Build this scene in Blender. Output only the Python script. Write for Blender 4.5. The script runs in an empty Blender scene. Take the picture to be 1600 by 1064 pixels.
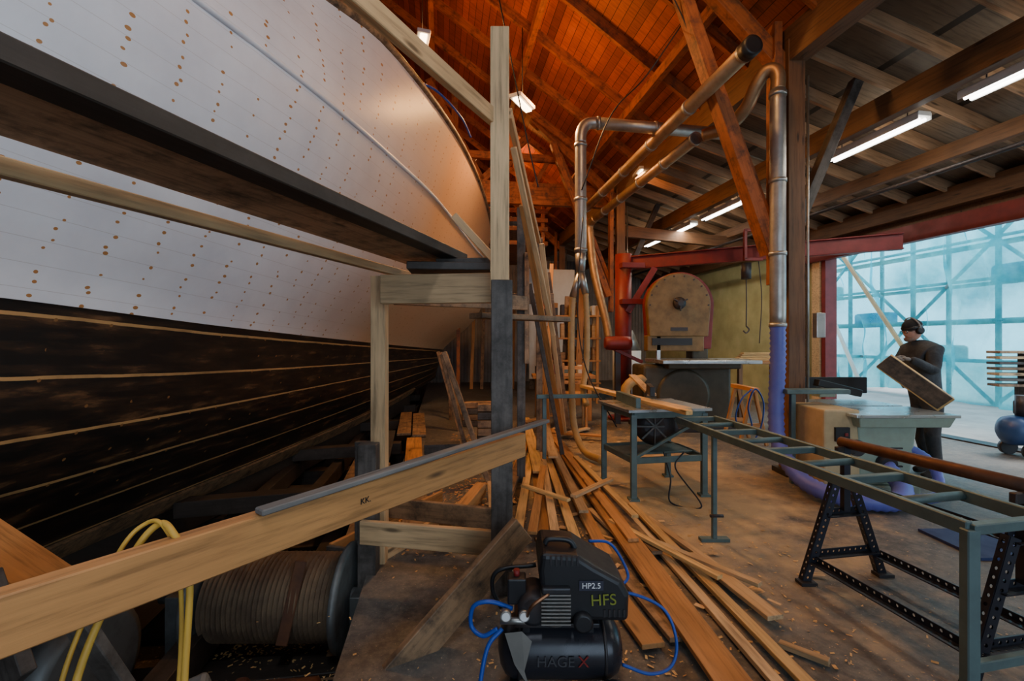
import bpy, math, random
from mathutils import Vector, Matrix
random.seed(7)
C=bpy.context.scene.collection
TH=math.radians(8.8); cs,sn=math.cos(TH),math.sin(TH)
def b(x,y,z=0): return Vector((x*cs-y*sn, x*sn+y*cs, z))   # shed axes -> world
# ---------------------------------------------------------------- node helpers
class NB:
    def __init__(s,name):
        s.m=bpy.data.materials.new(name); s.m.use_nodes=True; s.nt=s.m.node_tree
        s.p=s.nt.nodes['Principled BSDF']; s.out=s.nt.nodes['Material Output']
        s.tc=s.nt.nodes.new('ShaderNodeTexCoord')
    def n(s,t,**k):
        x=s.nt.nodes.new(t)
        for a,v in k.items(): setattr(x,a,v)
        return x
    def l(s,a,b_): s.nt.links.new(a,b_)
    def put(s,sock,v):
        if hasattr(v,'is_output'): s.l(v,sock)
        else: sock.default_value=v
    def M(s,op,a,b_=None,c=None):
        x=s.n('ShaderNodeMath',operation=op)
        s.put(x.inputs[0],a)
        if b_ is not None: s.put(x.inputs[1],b_)
        if c is not None: s.put(x.inputs[2],c)
        return x.outputs[0]
    def scale(s,vec,sc):
        x=s.n('ShaderNodeMapping'); s.l(vec,x.inputs[0]); x.inputs['Scale'].default_value=sc
        return x.outputs[0],x
    def noise(s,vec,sc,det=4,rough=.55,out=0):
        x=s.n('ShaderNodeTexNoise'); 
        if vec is not None: s.l(vec,x.inputs['Vector'])
        x.inputs['Scale'].default_value=sc; x.inputs['Detail'].default_value=det; x.inputs['Roughness'].default_value=rough
        return x.outputs[out]
    def ramp(s,f,stops):
        x=s.n('ShaderNodeValToRGB'); s.l(f,x.inputs[0]); e=x.color_ramp.elements
        while len(e)<len(stops): e.new(.5)
        for i,(p,c) in enumerate(stops):
            e[i].position=p; e[i].color=(c[0],c[1],c[2],1) if not isinstance(c,(int,float)) else (c,c,c,1)
        return x.outputs[0]
    def mix(s,f,a,b_,bt='MIX'):
        x=s.n('ShaderNodeMix',data_type='RGBA',blend_type=bt)
        s.put(x.inputs[0],f)
        for k,v in ((6,a),(7,b_)):
            if hasattr(v,'is_output'): s.l(v,x.inputs[k])
            else: x.inputs[k].default_value=(v[0],v[1],v[2],1)
        return x.outputs[2]
    def bump(s,h,st=.3,d=.01):
        x=s.n('ShaderNodeBump'); s.l(h,x.inputs['Height']); x.inputs['Strength'].default_value=st; x.inputs['Distance'].default_value=d
        s.l(x.outputs[0],s.p.inputs['Normal'])
    def base(s,c,r=.5,m=0):
        s.put(s.p.inputs['Base Color'],c if hasattr(c,'is_output') else (c[0],c[1],c[2],1))
        s.put(s.p.inputs['Roughness'],r); s.p.inputs['Metallic'].default_value=m
        return s.m
def wood(name,c,var=.35,rough=.6,dirt=0.0,knots=True,seam=None):
    k=NB(name); o=k.tc.outputs['Object']
    oi=k.n('ShaderNodeObjectInfo')
    add=k.n('ShaderNodeVectorMath',operation='ADD'); k.l(o,add.inputs[0])
    cmb=k.n('ShaderNodeCombineXYZ'); r=k.M('MULTIPLY',oi.outputs['Random'],37.0); k.l(r,cmb.inputs[0]); k.l(r,cmb.inputs[1]); k.l(cmb.outputs[0],add.inputs[1])
    v,_=k.scale(add.outputs[0],(1.0,16,16))
    g=k.noise(v,2.2,6,.65)
    dk=tuple(x*(1-var)*.75 for x in c); lt=tuple(min(1,x*(1+var*.5)) for x in c)
    col=k.ramp(g,[(.3,dk),(.5,c),(.72,lt)])
    if knots:
        v2,_=k.scale(add.outputs[0],(1.6,7,7)); vo=k.n('ShaderNodeTexVoronoi'); k.l(v2,vo.inputs['Vector']); vo.inputs['Scale'].default_value=1.0
        f=k.ramp(vo.outputs['Distance'],[(.05,1.0),(.13,0.0)])
        col=k.mix(f,col,tuple(x*.25 for x in c))
    big=k.noise(add.outputs[0],2.0,3)
    col=k.mix(1.0,col,k.ramp(big,[(.3,.65+.2*(1-dirt)-.15),(.7,1.0)]),'MULTIPLY')
    hs=k.n('ShaderNodeHueSaturation'); k.l(col,hs.inputs['Color']); k.l(k.M('MULTIPLY_ADD',oi.outputs['Random'],.5,.75),hs.inputs['Value'])
    col=hs.outputs[0]
    if dirt>0:
        dn=k.noise(add.outputs[0],7,8,.7); col=k.mix(k.ramp(dn,[(.5-.25*dirt,0.0),(.75-.2*dirt,1.0)]),col,(.03,.022,.016))
    if seam:
        sp=k.n('ShaderNodeSeparateXYZ'); k.l(o,sp.inputs[0])
        fr=k.M('FRACT',k.M('DIVIDE',sp.outputs[0],seam)); ln=k.M('LESS_THAN',fr,.07)
        wn=k.n('ShaderNodeTexWhiteNoise',noise_dimensions='1D'); k.l(k.M('FLOOR',k.M('DIVIDE',sp.outputs[0],seam)),wn.inputs['W'])
        hs2=k.n('ShaderNodeHueSaturation'); k.l(col,hs2.inputs['Color']); k.l(k.M('MULTIPLY_ADD',wn.outputs[0],.6,.65),hs2.inputs['Value'])
        col=k.mix(ln,hs2.outputs[0],tuple(x*.12 for x in c))
    k.bump(g,.25,.004)
    return k.base(col,rough)
def paint(name,c,r=.5,m=0,wear=.3,wc=None,sc=6):
    k=NB(name); n=k.noise(k.tc.outputs['Object'],sc,6,.6)
    wc=wc or tuple(x*.4 for x in c)
    col=k.ramp(n,[(.35,tuple(a*(1-wear)+w*wear for a,w in zip(c,wc))),(.6,c)])
    n2=k.noise(k.tc.outputs['Object'],sc*5,4)
    k.bump(n2,.08,.003)
    return k.base(col,k.ramp(n,[(.3,min(1,r+.2)),(.7,r)]),m)
def emis(name,c,s):
    k=NB(name); k.base(c,.5); k.p.inputs['Emission Color'].default_value=(c[0],c[1],c[2],1); k.p.inputs['Emission Strength'].default_value=s; return k.m
W_L=wood('pine_pale',(.62,.40,.20)); W_O=wood('pine_orange',(.54,.25,.08)); W_D=wood('wood_weathered',(.12,.10,.085),dirt=.4)
W_B=wood('glulam_brown',(.22,.10,.04)); W_DK=wood('wood_dark',(.06,.045,.035),dirt=.5); W_T=wood('timber_brown',(.38,.22,.11),dirt=.25)
W_R=wood('roof_rafter_lamp_orange',(.42,.12,.03),dirt=.1); W_A=wood('rafter_aisle',(.52,.31,.17)); W_BL=wood('board_bright',(.76,.46,.17)); W_G=wood('board_silver_grey',(.15,.14,.13),rough=.8); W_U=wood('plank_underside',(.66,.42,.25),dirt=.1)  # W_R: warm lamp glow on the roof timbers is put into the colour
M_RB=wood('roof_boards_lamp_orange',(.44,.10,.018),seam=.14,knots=False); M_AB=wood('aisle_sheathing',(.24,.18,.125),seam=1.2,knots=False)  # M_RB: the boards' orange is lamp light painted into the wood
G_M=paint('galvanised',(.46,.45,.42),.34,.9,.4); D_M=paint('dark_metal',(.045,.045,.05),.4,.6,.3,(.12,.06,.03)); BLK=paint('black_plastic',(.012,.012,.014),.35,0,.2)
RED=paint('red_paint',(.20,.014,.012),.4,0,.4,(.07,.015,.012)); TEAL=paint('teal_machine_paint',(.11,.17,.17),.4,.3,.4,(.05,.06,.06))
GRN=paint('machine_green',(.30,.38,.30),.4,0,.35,(.2,.2,.14)); OLV=paint('bandsaw_olive',(.20,.12,.04),.45,.1,.5,(.06,.04,.02)); OLD=paint('bandsaw_base_olive',(.07,.055,.03),.45,.1,.4)
BEI=paint('machine_beige',(.50,.38,.20),.5,0,.3); STL=paint('steel_table',(.62,.66,.68),.22,.9,.3); BLU=paint('blue_hose',(.01,.06,.36),.35,0,.1); PUR=paint('hose_violet',(.10,.12,.45),.4,0,.2,(.25,.25,.5))
BRH=paint('hose_amber',(.50,.30,.11),.4,0,.3); RUST=paint('rust_bar',(.16,.07,.035),.45,.6,.6,(.03,.02,.02)); CAB=paint('steel_cable',(.24,.165,.10),.55,.3,.6,(.07,.04,.03)); YEL=paint('yellow_hose',(.62,.36,.05),.5,0,.3,(.4,.2,.05))
WHT=paint('off_white',(.62,.62,.60),.6,0,.2,(.45,.42,.36)); ORG=paint('duct_lamp_tint',(.42,.27,.15),.38,.8,.4); SKIN=paint('skin',(.55,.28,.19),.5,0,.15,(.45,.2,.13)); TRQ=paint('blue_tank',(.02,.06,.17),.3,0,.2)  # ORG: galvanised duct with warm lamp light painted into its colour
GRM=paint('grey_machine',(.16,.165,.16),.45,.5,.5,(.05,.04,.03))
# ---------------------------------------------------------------- mesh helpers
def grp(name,loc=(0,0,0)):
    e=bpy.data.objects.new(name,None); C.objects.link(e); e.empty_display_size=.1; return e
def mk(name,vs,fs,mat,par=None,smooth=False,mw=None):
    me=bpy.data.meshes.new(name); me.from_pydata([tuple(v) for v in vs],[],fs); me.validate(); me.update()
    o=bpy.data.objects.new(name,me); C.objects.link(o)
    if mat: me.materials.append(mat)
    if smooth: 
        for p in me.polygons: p.use_smooth=True
    if mw is not None: o.matrix_world=mw
    if par: o.parent=par
    return o
def bev(o,w,s=2):
    m=o.modifiers.new('bevel','BEVEL'); m.width=w; m.segments=s; m.limit_method='ANGLE'; m.angle_limit=math.radians(50); return o
BF=[(0,3,2,1),(4,5,6,7),(0,1,5,4),(1,2,6,5),(2,3,7,6),(3,0,4,7)]
def boxv(a,c,d): return [(-a,-c,-d),(a,-c,-d),(a,c,-d),(-a,c,-d),(-a,-c,d),(a,-c,d),(a,c,d),(-a,c,d)]
def box(name,c,s,mat,par=None,rz=0,rx=0,ry=0,bv=0):
    from mathutils import Euler
    mw=Matrix.Translation(Vector(c))@Euler((rx,ry,rz)).to_matrix().to_4x4()
    o=mk(name,boxv(s[0]/2,s[1]/2,s[2]/2),BF,mat,par,mw=mw)
    if bv: bev(o,bv)
    return o
def frame(p1,p2,roll=0):
    p1,p2=Vector(p1),Vector(p2); x=(p2-p1).normalized()
    up=Vector((0,0,1)) if abs(x.z)<.9 else Vector((0,1,0))
    y=up.cross(x).normalized(); z=x.cross(y)
    R=Matrix((x,y,z)).transposed()
    if roll: R=R@Matrix.Rotation(roll,3,'X')
    return Matrix.Translation((p1+p2)/2)@R.to_4x4(),(p2-p1).length
def beam(name,p1,p2,w,h,mat,par=None,roll=0,bv=.004):
    mw,L=frame(p1,p2,roll)
    o=mk(name,boxv(L/2,w/2,h/2),BF,mat,par,mw=mw)
    if bv: bev(o,bv,1)
    return o
def cyl(name,p1,p2,r,mat,par=None,r2=None,seg=28,smooth=True,bv=0):
    mw,L=frame(p1,p2); r2=r if r2 is None else r2; vs=[];n=seg
    for x,rr in((-L/2,r),(L/2,r2)):
        for i in range(n): a=2*math.pi*i/n; vs.append((x,rr*math.cos(a),rr*math.sin(a)))
    fs=[(i,(i+1)%n,n+(i+1)%n,n+i) for i in range(n)]+[tuple(range(n-1,-1,-1)),tuple(range(n,2*n))]
    o=mk(name,vs,fs,mat,par,mw=mw)
    if smooth:
        for p in o.data.polygons: p.use_smooth=len(p.vertices)==4
    if bv: bev(o,bv,2)
    return o
def lathe(name,p1,p2,prof,mat,par=None,seg=32,smooth=True):
    mw,L=frame(p1,p2); n=seg; vs=[]
    for t,r in prof:
        for i in range(n): a=2*math.pi*i/n; vs.append(((t-.5)*L,r*math.cos(a),r*math.sin(a)))
    fs=[]
    for k in range(len(prof)-1):
        for i in range(n): fs.append((k*n+i,k*n+(i+1)%n,(k+1)*n+(i+1)%n,(k+1)*n+i))
    fs+=[tuple(range(n-1,-1,-1)),tuple(range((len(prof)-1)*n,len(prof)*n))]
    o=mk(name,vs,fs,mat,par,mw=mw)
    for p in o.data.polygons: p.use_smooth=smooth and len(p.vertices)==4
    return o
def cat(pts,step=None,n=12):
    P=[Vector(p) for p in pts]; P=[P[0]*2-P[1]]+P+[P[-1]*2-P[-2]]; out=[]
    for i in range(1,len(P)-2):
        a,b_,c,d=P[i-1:i+3]; m=n if not step else max(2,int((c-b_).length/step))
        for j in range(m):
            t=j/m; out.append(.5*((2*b_)+(c-a)*t+(2*a-5*b_+4*c-d)*t*t+(3*b_-a-3*c+d)*t**3))
    out.append(P[-2]); return out
def sweep(name,pts,r,mat,par=None,seg=12,n=10,step=None,rib=0,straight=False,flat=1.0):
    S=[Vector(p) for p in pts] if straight else cat(pts,step,n)
    vs=[];fs=[]; t0=(S[1]-S[0]).normalized(); up=Vector((0,0,1)) if abs(t0.z)<.9 else Vector((0,1,0)); nx=t0.cross(up).normalized()
    for i,p in enumerate(S):
        t=(S[min(i+1,len(S)-1)]-S[max(i-1,0)]).normalized()
        nx=(nx-t*nx.dot(t)).normalized(); ny=t.cross(nx)
        rr=(r(i/(len(S)-1)) if callable(r) else r)*(1+(rib if i%2 else -rib))
        for k in range(seg):
            a=2*math.pi*k/seg; vs.append(p+nx*rr*math.cos(a)+ny*rr*flat*math.sin(a))
    m=len(S)
    for i in range(m-1):
        for k in range(seg): fs.append((i*seg+k,i*seg+(k+1)%seg,(i+1)*seg+(k+1)%seg,(i+1)*seg+k))
    fs+=[tuple(range(seg-1,-1,-1)),tuple(range((m-1)*seg,m*seg))]
    return mk(name,vs,fs,mat,par,smooth=True)
def text(name,s,loc,size,mat,par=None,rot=(math.pi/2,0,0),ext=.001):
    cu=bpy.data.curves.new(name,'FONT'); cu.body=s; cu.size=size; cu.extrude=ext; cu.align_x='CENTER'; cu.align_y='CENTER'
    o=bpy.data.objects.new(name,cu); C.objects.link(o); o.location=loc; o.rotation_euler=rot; cu.materials.append(mat)
    if par: o.parent=par
    return o
def ell(name,c,s,mat,par=None,seg=20,rings=14,rot=None,cut=None):
    vs=[];fs=[]
    for i in range(rings+1):
        ph=math.pi*i/rings
        if cut and math.cos(ph)<cut: ph=math.acos(cut)
        for k in range(seg):
            a=2*math.pi*k/seg; vs.append((s[0]*math.sin(ph)*math.cos(a),s[1]*math.sin(ph)*math.sin(a),s[2]*math.cos(ph)))
    for i in range(rings):
        for k in range(seg): fs.append((i*seg+k,(i+1)*seg+k,(i+1)*seg+(k+1)%seg,i*seg+(k+1)%seg))
    mw=Matrix.Translation(Vector(c))
    if rot: mw=mw@rot
    return mk(name,vs,fs,mat,par,smooth=True,mw=mw)
def ci(xs,ys,x):
    if x<=xs[0]: return ys[0]
    if x>=xs[-1]: return ys[-1]
    i=max(j for j in range(len(xs)-1) if xs[j]<=x)
    def sl(j):
        if j==0: return (ys[1]-ys[0])/(xs[1]-xs[0])
        if j==len(xs)-1: return (ys[-1]-ys[-2])/(xs[-1]-xs[-2])
        return (ys[j+1]-ys[j-1])/(xs[j+1]-xs[j-1])
    h=xs[i+1]-xs[i]; t=(x-xs[i])/h
    return (2*t**3-3*t*t+1)*ys[i]+(t**3-2*t*t+t)*h*sl(i)+(-2*t**3+3*t*t)*ys[i+1]+(t**3-t*t)*h*sl(i+1)
# ---------------------------------------------------------------- shell
k=NB('floor_concrete_sawdust'); o=k.tc.outputs['Object']
n1=k.noise(o,.9,8,.65); n2=k.noise(o,14,8,.7); n3=k.noise(o,60,3,.6); n4=k.noise(o,3,6,.6)
col=k.ramp(n1,[(.3,(.03,.027,.025)),(.5,(.085,.078,.07)),(.7,(.19,.18,.165))])
col=k.mix(k.ramp(n2,[(.42,0.0),(.7,.65)]),col,(.24,.20,.16))
sp=k.n('ShaderNodeSeparateXYZ'); k.l(o,sp.inputs[0])
dx=k.M('SUBTRACT',sp.outputs[0],1.6); dy=k.M('SUBTRACT',sp.outputs[1],5.2)
ds=k.M('SQRT',k.M('ADD',k.M('MULTIPLY',dx,dx),k.M('MULTIPLY',k.M('MULTIPLY',dy,dy),.3)))
dust=k.M('MULTIPLY',k.M('SUBTRACT',1.0,k.M('DIVIDE',ds,1.7)),1.0); dust=k.M('ADD',dust,k.M('MULTIPLY_ADD',n4,1.8,-.85))
col=k.mix(k.ramp(dust,[(.1,0.0),(.7,.85)]),col,(.50,.34,.17))
col=k.mix(k.ramp(n3,[(.64,0.0),(.72,.7)]),col,(.5,.38,.24))
k.bump(n2,.35,.02); FL=k.base(col,k.ramp(n1,[(.3,.42),(.6,.7)]))
k=NB('pit_ground'); n=k.noise(k.tc.outputs['Object'],3,8,.7); n2=k.noise(k.tc.outputs['Object'],40,3)
k.bump(n,.6,.05); PG=k.base(k.mix(k.ramp(n2,[(.6,0.0),(.7,.6)]),k.ramp(n,[(.35,(.012,.01,.009)),(.7,(.06,.045,.03))]),(.3,.2,.1)),.9)
k=NB('outside_ground'); n=k.noise(k.tc.outputs['Object'],1.5,8,.7); OG=k.base(k.ramp(n,[(.3,(.30,.29,.28)),(.7,(.50,.48,.45))]),.8)
def slab(name,x0,x1,y0,y1,z0,z1,mat,par=None):
    mw=Matrix.Translation(b((x0+x1)/2,(y0+y1)/2,(z0+z1)/2))@Matrix.Rotation(TH,4,'Z')
    return mk(name,boxv((x1-x0)/2,(y1-y0)/2,(z1-z0)/2),BF,mat,par,mw=mw)
Y0,Y1=-6,17
PE=-.49
vs=[b(PE,Y0,0),b(8.0,Y0,0),b(8.0,Y1,0),b(PE,Y1,0)]
fl=mk('floor',[*vs,*[v-Vector((0,0,.9)) for v in vs]],[(0,1,2,3),(4,7,6,5),(0,4,5,1),(1,5,6,2),(2,6,7,3),(3,7,4,0)],FL)
mk('floor_slipway_pit',[b(-9,Y0,-.75),b(PE,Y0,-.75),b(PE,Y1,-.75),b(-9,Y1,-.75)],[(0,1,2,3)],PG)
mk('ground_yard',[b(8,-20,-.02),b(40,-20,-.02),b(40,40,-.02),b(8,40,-.02)],[(0,1,2,3)],OG)
k=NB('wall_plywood'); n=k.noise(k.tc.outputs['Object'],2,6); WP=k.base(k.ramp(n,[(.3,(.30,.28,.12)),(.7,(.48,.45,.22))]),.7)
k=NB('wall_corrugated'); sp=k.n('ShaderNodeSeparateXYZ'); k.l(k.tc.outputs['Object'],sp.inputs[0]); w=k.M('SINE',k.M('MULTIPLY',sp.outputs[0],50.0)); k.bump(w,.6,.02); WC=k.base(k.ramp(k.noise(k.tc.outputs['Object'],2),[(.3,(.20,.18,.16)),(.7,(.34,.31,.28))]),.6)
WBD=wood('wall_boards_dark',(.16,.09,.045),seam=.15)
wr=grp('wall_right')
slab('panel_far',8,8.15,8.5,Y1,0,3.95,WP,wr); slab('panel_near',8,8.15,Y0,1.2,0,3.95,WP,wr); slab('lintel',8,8.15,1.2,8.5,3.3,3.95,W_B,wr)
slab('wall_back',-9,8.15,Y1,Y1+.15,-.75,4.6,WC)
gb=mk('wall_back_gable',[b(-9,Y1+.05,4.6),b(8.15,Y1+.05,4.6),b(4,Y1+.05,5.6),b(-1.5,Y1+.05,9.2)],[(0,1,2,3)],WBD)
slab('wall_left',-9.15,-9,Y0,Y1,-.75,5,WBD)
wf=grp('front_light_wall')  # unseen end wall, added so its opening makes the daylight directional
slab('panel_left',-9.15,-1.2,Y0-.15,Y0,-.75,5.0,WBD,wf); slab('panel_right',6.6,8.15,Y0-.15,Y0,0,5.0,WBD,wf); slab('panel_top',-9.15,8.15,Y0-.15,Y0,5.0,9.4,WBD,wf)
d1=grp('door_1')
slab('jamb_far',7.93,8.2,8.4,8.5,0,3.3,RED,d1); slab('jamb_post',7.9,8.0,8.52,8.72,0,3.6,W_L,d1); slab('rail_top',7.82,7.97,1.0,8.9,3.22,3.5,RED,d1); slab('frame_timber',7.85,8.0,8.9,9.1,0,3.6,W_B,d1)
slab('threshold',7.9,8.15,1.2,8.5,-.01,.02,D_M,d1)
# ---------------------------------------------------------------- roofs
def rz(x): return 5.15+(4-x)*.68 if x>-1.6 else 5.15+5.6*.68-( -1.6-x)*.6
mr=grp('ceiling_main')
for nm,(xa,xb) in {'slope_right':(-1.6,4.25),'slope_left':(-1.6,-9.2)}.items():
    p1=b(xa,(Y0+Y1)/2,rz(xa)+.12); p2=b(xb,(Y0+Y1)/2,rz(xb)+.12)
    beam(nm,p1,p2,Y1-Y0,.06,M_RB,mr,bv=0)
    y=Y0+.4; i=0
    while y<Y1:
        beam('rafter_%d'%i,b(xa,y,rz(xa)),b(xb,y,rz(xb)),.06,.18,W_R,mr,bv=0); y+=1.1; i+=1
for i,x in enumerate((3.2,1.5,-.2)): beam('purlin_%d'%i,b(x,Y0,rz(x)-.2),b(x,Y1,rz(x)-.2),.1,.16,W_R,mr)
def az(x): return 5.05-(x-4)*.29
ar=grp('ceiling_aisle')
beam('sheathing',b(4.05,(Y0+Y1)/2,az(4.05)+.13),b(8.6,(Y0+Y1)/2,az(8.6)+.13),Y1-Y0,.04,M_AB,ar,bv=0)
y=Y0+.2;i=0
while y<Y1:
    beam('joist_%d'%i,b(4.05,y,az(4.05)),b(8.55,y,az(8.55)),.045,.17,W_A,ar,bv=0); y+=.62; i+=1
beam('purlin_mid',b(5.25,Y0,az(5.25)-.36),b(5.25,Y1,az(5.25)-.36),.13,.3,W_B,ar)
beam('purlin_outer',b(6.7,Y0,az(6.7)-.2),b(6.7,Y1,az(6.7)-.2),.1,.2,W_B,ar)
beam('eave_beam',b(7.85,Y0,3.78),b(7.85,Y1,3.78),.16,.3,W_B,ar)
beam('wall_plate',b(4.03,Y0,4.95),b(4.03,Y1,4.95),.2,.4,W_B,ar)
beam('cross_tie_far',b(4.0,9.9,4.05),b(8,9.9,3.8),.12,.25,W_B,ar)
cyl('conduit_pipe',b(6.4,-2,3.75),b(6.4,16,3.75),.03,D_M,ar)
for i,y in enumerate((-.4,4.74,9.9,15.0)):
    g=grp('timber_column'); 
    beam('shaft',b(4.03,y,0),b(4.03,y,5.0),.19,.2,W_B,g)
    beam('cheek',b(3.82,y+.02,2.2),b(3.82,y+.02,5.2),.09,.18,W_R,g)
    beam('brace_hall',b(3.75,y,2.55),b(2.45,y,5.95),.13,.2,W_R,g)
    beam('brace_hall_double',b(3.9,y+.14,2.75),b(2.6,y+.14,5.9),.08,.16,W_R,g)
    beam('brace_aisle',b(4.12,y+.1,2.8),b(5.0,y+.1,4.72),.11,.14,W_D,g)
    beam('strut_roof',b(4.0,y+.05,4.7),b(2.0,y+.05,6.5),.14,.2,W_R,g)
    beam('base_block',b(4.03,y,0),b(4.03,y,.06),.3,.3,D_M,g)
    cyl('conduit',b(4.17,y-.08,0.2),b(4.17,y-.08,4.6),.014,G_M,g,seg=8)
ft=grp('roof_truss')
beam('tie',b(-4.5,10.4,4.95),b(4,10.4,4.95),.16,.5,W_R,ft); beam('tie_upper',b(-4.5,10.3,5.75),b(2.8,10.3,5.75),.12,.16,W_R,ft)
for i in range(8): beam('web_%d'%i,b(-3+i*.85,10.35,5.1),b(-2.6+i*.85,10.35,5.8),.08,.1,W_R,ft)
beam('brace_l',b(.9,10.4,5.2),b(-.3,10.4,7.4),.14,.16,W_R,ft); beam('brace_r',b(.9,10.4,5.2),b(2.0,10.4,6.3),.14,.16,W_R,ft); beam('king',b(.3,10.4,5.2),b(.3,10.4,7.3),.14,.14,W_R,ft)
ft2=grp('roof_truss')
beam('collar',b(-4,6.4,7.0),b(1.1,6.4,7.0),.12,.22,W_R,ft2); beam('hanger',b(.2,6.4,7.0),b(.2,6.4,7.7),.12,.15,W_R,ft2); beam('web',b(1.2,6.4,6.9),b(-.8,6.4,8.1),.1,.14,W_R,ft2)
beam('hanger_long',b(1.65,9,4.2),b(1.05,9,7.0),.1,.1,W_R,ft2)
mz=grp('mezzanine_deck')
slab('deck',.3,2.6,11,14,3.9,4.0,W_R,mz)
for i in range(5): beam('rail_%d'%i,b(.3,11.0+.01*i,4.3+.22*i),b(2.6,11,4.3+.22*i),.04,.1,W_R,mz)
for i in range(3): beam('stud_%d'%i,b(.4+i*1.05,11.1,0 if i else 0),b(.4+i*1.05,11.1,5.3),.08,.08,W_R,mz)
# ---------------------------------------------------------------- hull
S_d=[-1,1,2.5,3.81,4.28,4.95,5.76,6.7,8.1,9.8,11.5,13.2]
S_x=[-3.3,-2.75,-2.1,-1.55,-1.32,-1.11,-.89,-.71,-.57,-.50,-.52,-.6]
S_z=[4.5,4.45,4.42,4.4,4.45,4.45,4.4,4.35,4.3,4.2,4.1,4.0]
Wd=[-1,1,2.6,3,3.78,4.67,6.24,9.2,12,13.2]; Wx=[-2.7,-2.2,-1.81,-1.69,-1.49,-1.31,-1.05,-.78,-.6,-.6]; Wz=[3.5]*7+[3.45,3.55,3.55]
Md=[-1,1,3,5,8,12,13.2]; Mx=[-2.95,-2.42,-2.0,-1.66,-1.27,-.8,-.8]; Mz=[2.55,2.55,2.5,2.45,2.35,2.22,2.2]
Ld=[-1,1,2.2,3.6,7.5,12,13.2]; Lx=[-2.9,-2.6,-2.48,-2.28,-2.1,-1.8,-1.75]; Lz=[1.85,1.8,1.757,1.66,1.49,1.31,1.28]
Nd=[-1,1,3,8,12,13.2]; Nx=[-3.05,-2.88,-2.74,-2.38,-1.95,-1.9]; Nz=[.8,.78,.75,.78,.88,.9]
Kd=[-1,1,4,5.7,8.6,12,13.2]; Kx=[-3.65,-3.6,-3.5,-3.25,-2.85,-2.3,-2.1]; Kz=[-.1,-.12,-.15,-.12,0,.38,.5]
def sec(d):
    return [(ci(Kd,Kx,d),ci(Kd,Kz,d)),(ci(Nd,Nx,d),ci(Nd,Nz,d)),(ci(Ld,Lx,d),ci(Ld,Lz,d)),(ci(Md,Mx,d),ci(Md,Mz,d)),(ci(Wd,Wx,d),ci(Wd,Wz,d)),(ci(S_d,S_x,d),ci(S_d,S_z,d))]
TS=[0,.5,1,1.45,2.0,2.45]
def hp(d,t,off=0):
    s=sec(d); xc=s[0][0]-.12
    x=ci(TS,[p[0] for p in s],t); z=ci(TS,[p[1] for p in s],t)
    if d>11.3: x=xc+(x-xc)*math.sqrt(max(0,1-((d-11.3)/1.9)**2))
    return Vector((x+off,d,z)),xc
k=NB('hull_white_planking'); uv=k.tc.outputs['UV']; sp=k.n('ShaderNodeSeparateXYZ'); k.l(uv,sp.inputs[0]); U,V=sp.outputs[0],sp.outputs[1]
U2=k.M('ADD',U,k.M('MULTIPLY_ADD',k.noise(uv,1.1,2),.22,-.11))
cu=k.M('DIVIDE',U2,.27); cv0=k.M('DIVIDE',V,.075); fcu=k.M('FLOOR',cu)
cv=k.M('ADD',cv0,k.M('MULTIPLY',fcu,.37)); fcv=k.M('FLOOR',cv)
wn=k.n('ShaderNodeTexWhiteNoise',noise_dimensions='2D'); cb=k.n('ShaderNodeCombineXYZ'); k.l(fcu,cb.inputs[0]); k.l(fcv,cb.inputs[1]); k.l(cb.outputs[0],wn.inputs['Vector'])
spc=k.n('ShaderNodeSeparateXYZ'); k.l(wn.outputs['Color'],spc.inputs[0])
zig=k.M('MULTIPLY_ADD',k.M('MODULO',k.M('ABSOLUTE',fcv),2.0),.05,-.025)
fu=k.M('ADD',k.M('SUBTRACT',k.M('FRACT',cu),.5),k.M('ADD',zig,k.M('MULTIPLY_ADD',spc.outputs[0],.08,-.04)))
fv=k.M('ADD',k.M('SUBTRACT',k.M('FRACT',cv),.5),k.M('MULTIPLY_ADD',spc.outputs[1],.6,-.3))
du=k.M('MULTIPLY',fu,.27); dv=k.M('MULTIPLY',fv,.075)
ds=k.M('SQRT',k.M('ADD',k.M('MULTIPLY',du,du),k.M('MULTIPLY',dv,dv)))
dot=k.M('MULTIPLY',k.M('LESS_THAN',ds,k.M('MULTIPLY_ADD',spc.outputs[2],.006,.008)),k.M('GREATER_THAN',wn.outputs['Value'],.26))
n=k.noise(k.tc.outputs['Object'],1.3,6,.6)
colw=k.ramp(n,[(.3,(.62,.65,.71)),(.65,(.79,.82,.87))])
sv=k.M('FRACT',k.M('DIVIDE',V,.155)); seam=k.M('LESS_THAN',k.M('ABSOLUTE',k.M('SUBTRACT',sv,.5)),.012)
colw=k.mix(k.M('MULTIPLY',seam,.5),colw,(.42,.40,.38)); 
far=k.ramp(k.M('DIVIDE',U,13.0),[(.28,0.0),(.50,1.0)]); colw=k.mix(k.M('MULTIPLY',far,.9),colw,(.60,.34,.15))  # warm lamp light painted into the white planking towards the far end
colw=k.mix(dot,colw,(.42,.20,.065))
n2=k.noise(k.tc.outputs['Object'],30,4); k.bump(n2,.05,.003); HW=k.base(colw,.34)
k=NB('hull_black_planking'); uv=k.tc.outputs['UV']; sp=k.n('ShaderNodeSeparateXYZ'); k.l(uv,sp.inputs[0]); U,V=sp.outputs[0],sp.outputs[1]
mp,_=k.scale(uv,(1.3,12,1)); n=k.noise(mp,1.6,7,.65); n3=k.noise(uv,3,5,.6); n5=k.noise(uv,1.3,3,.6)
c0=k.ramp(k.M('ADD',n,k.M('MULTIPLY_ADD',n5,.25,-.12)),[(.45,(.010,.009,.008)),(.58,(.035,.02,.012)),(.70,(.16,.08,.035)),(.82,(.22,.12,.06))])
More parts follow.
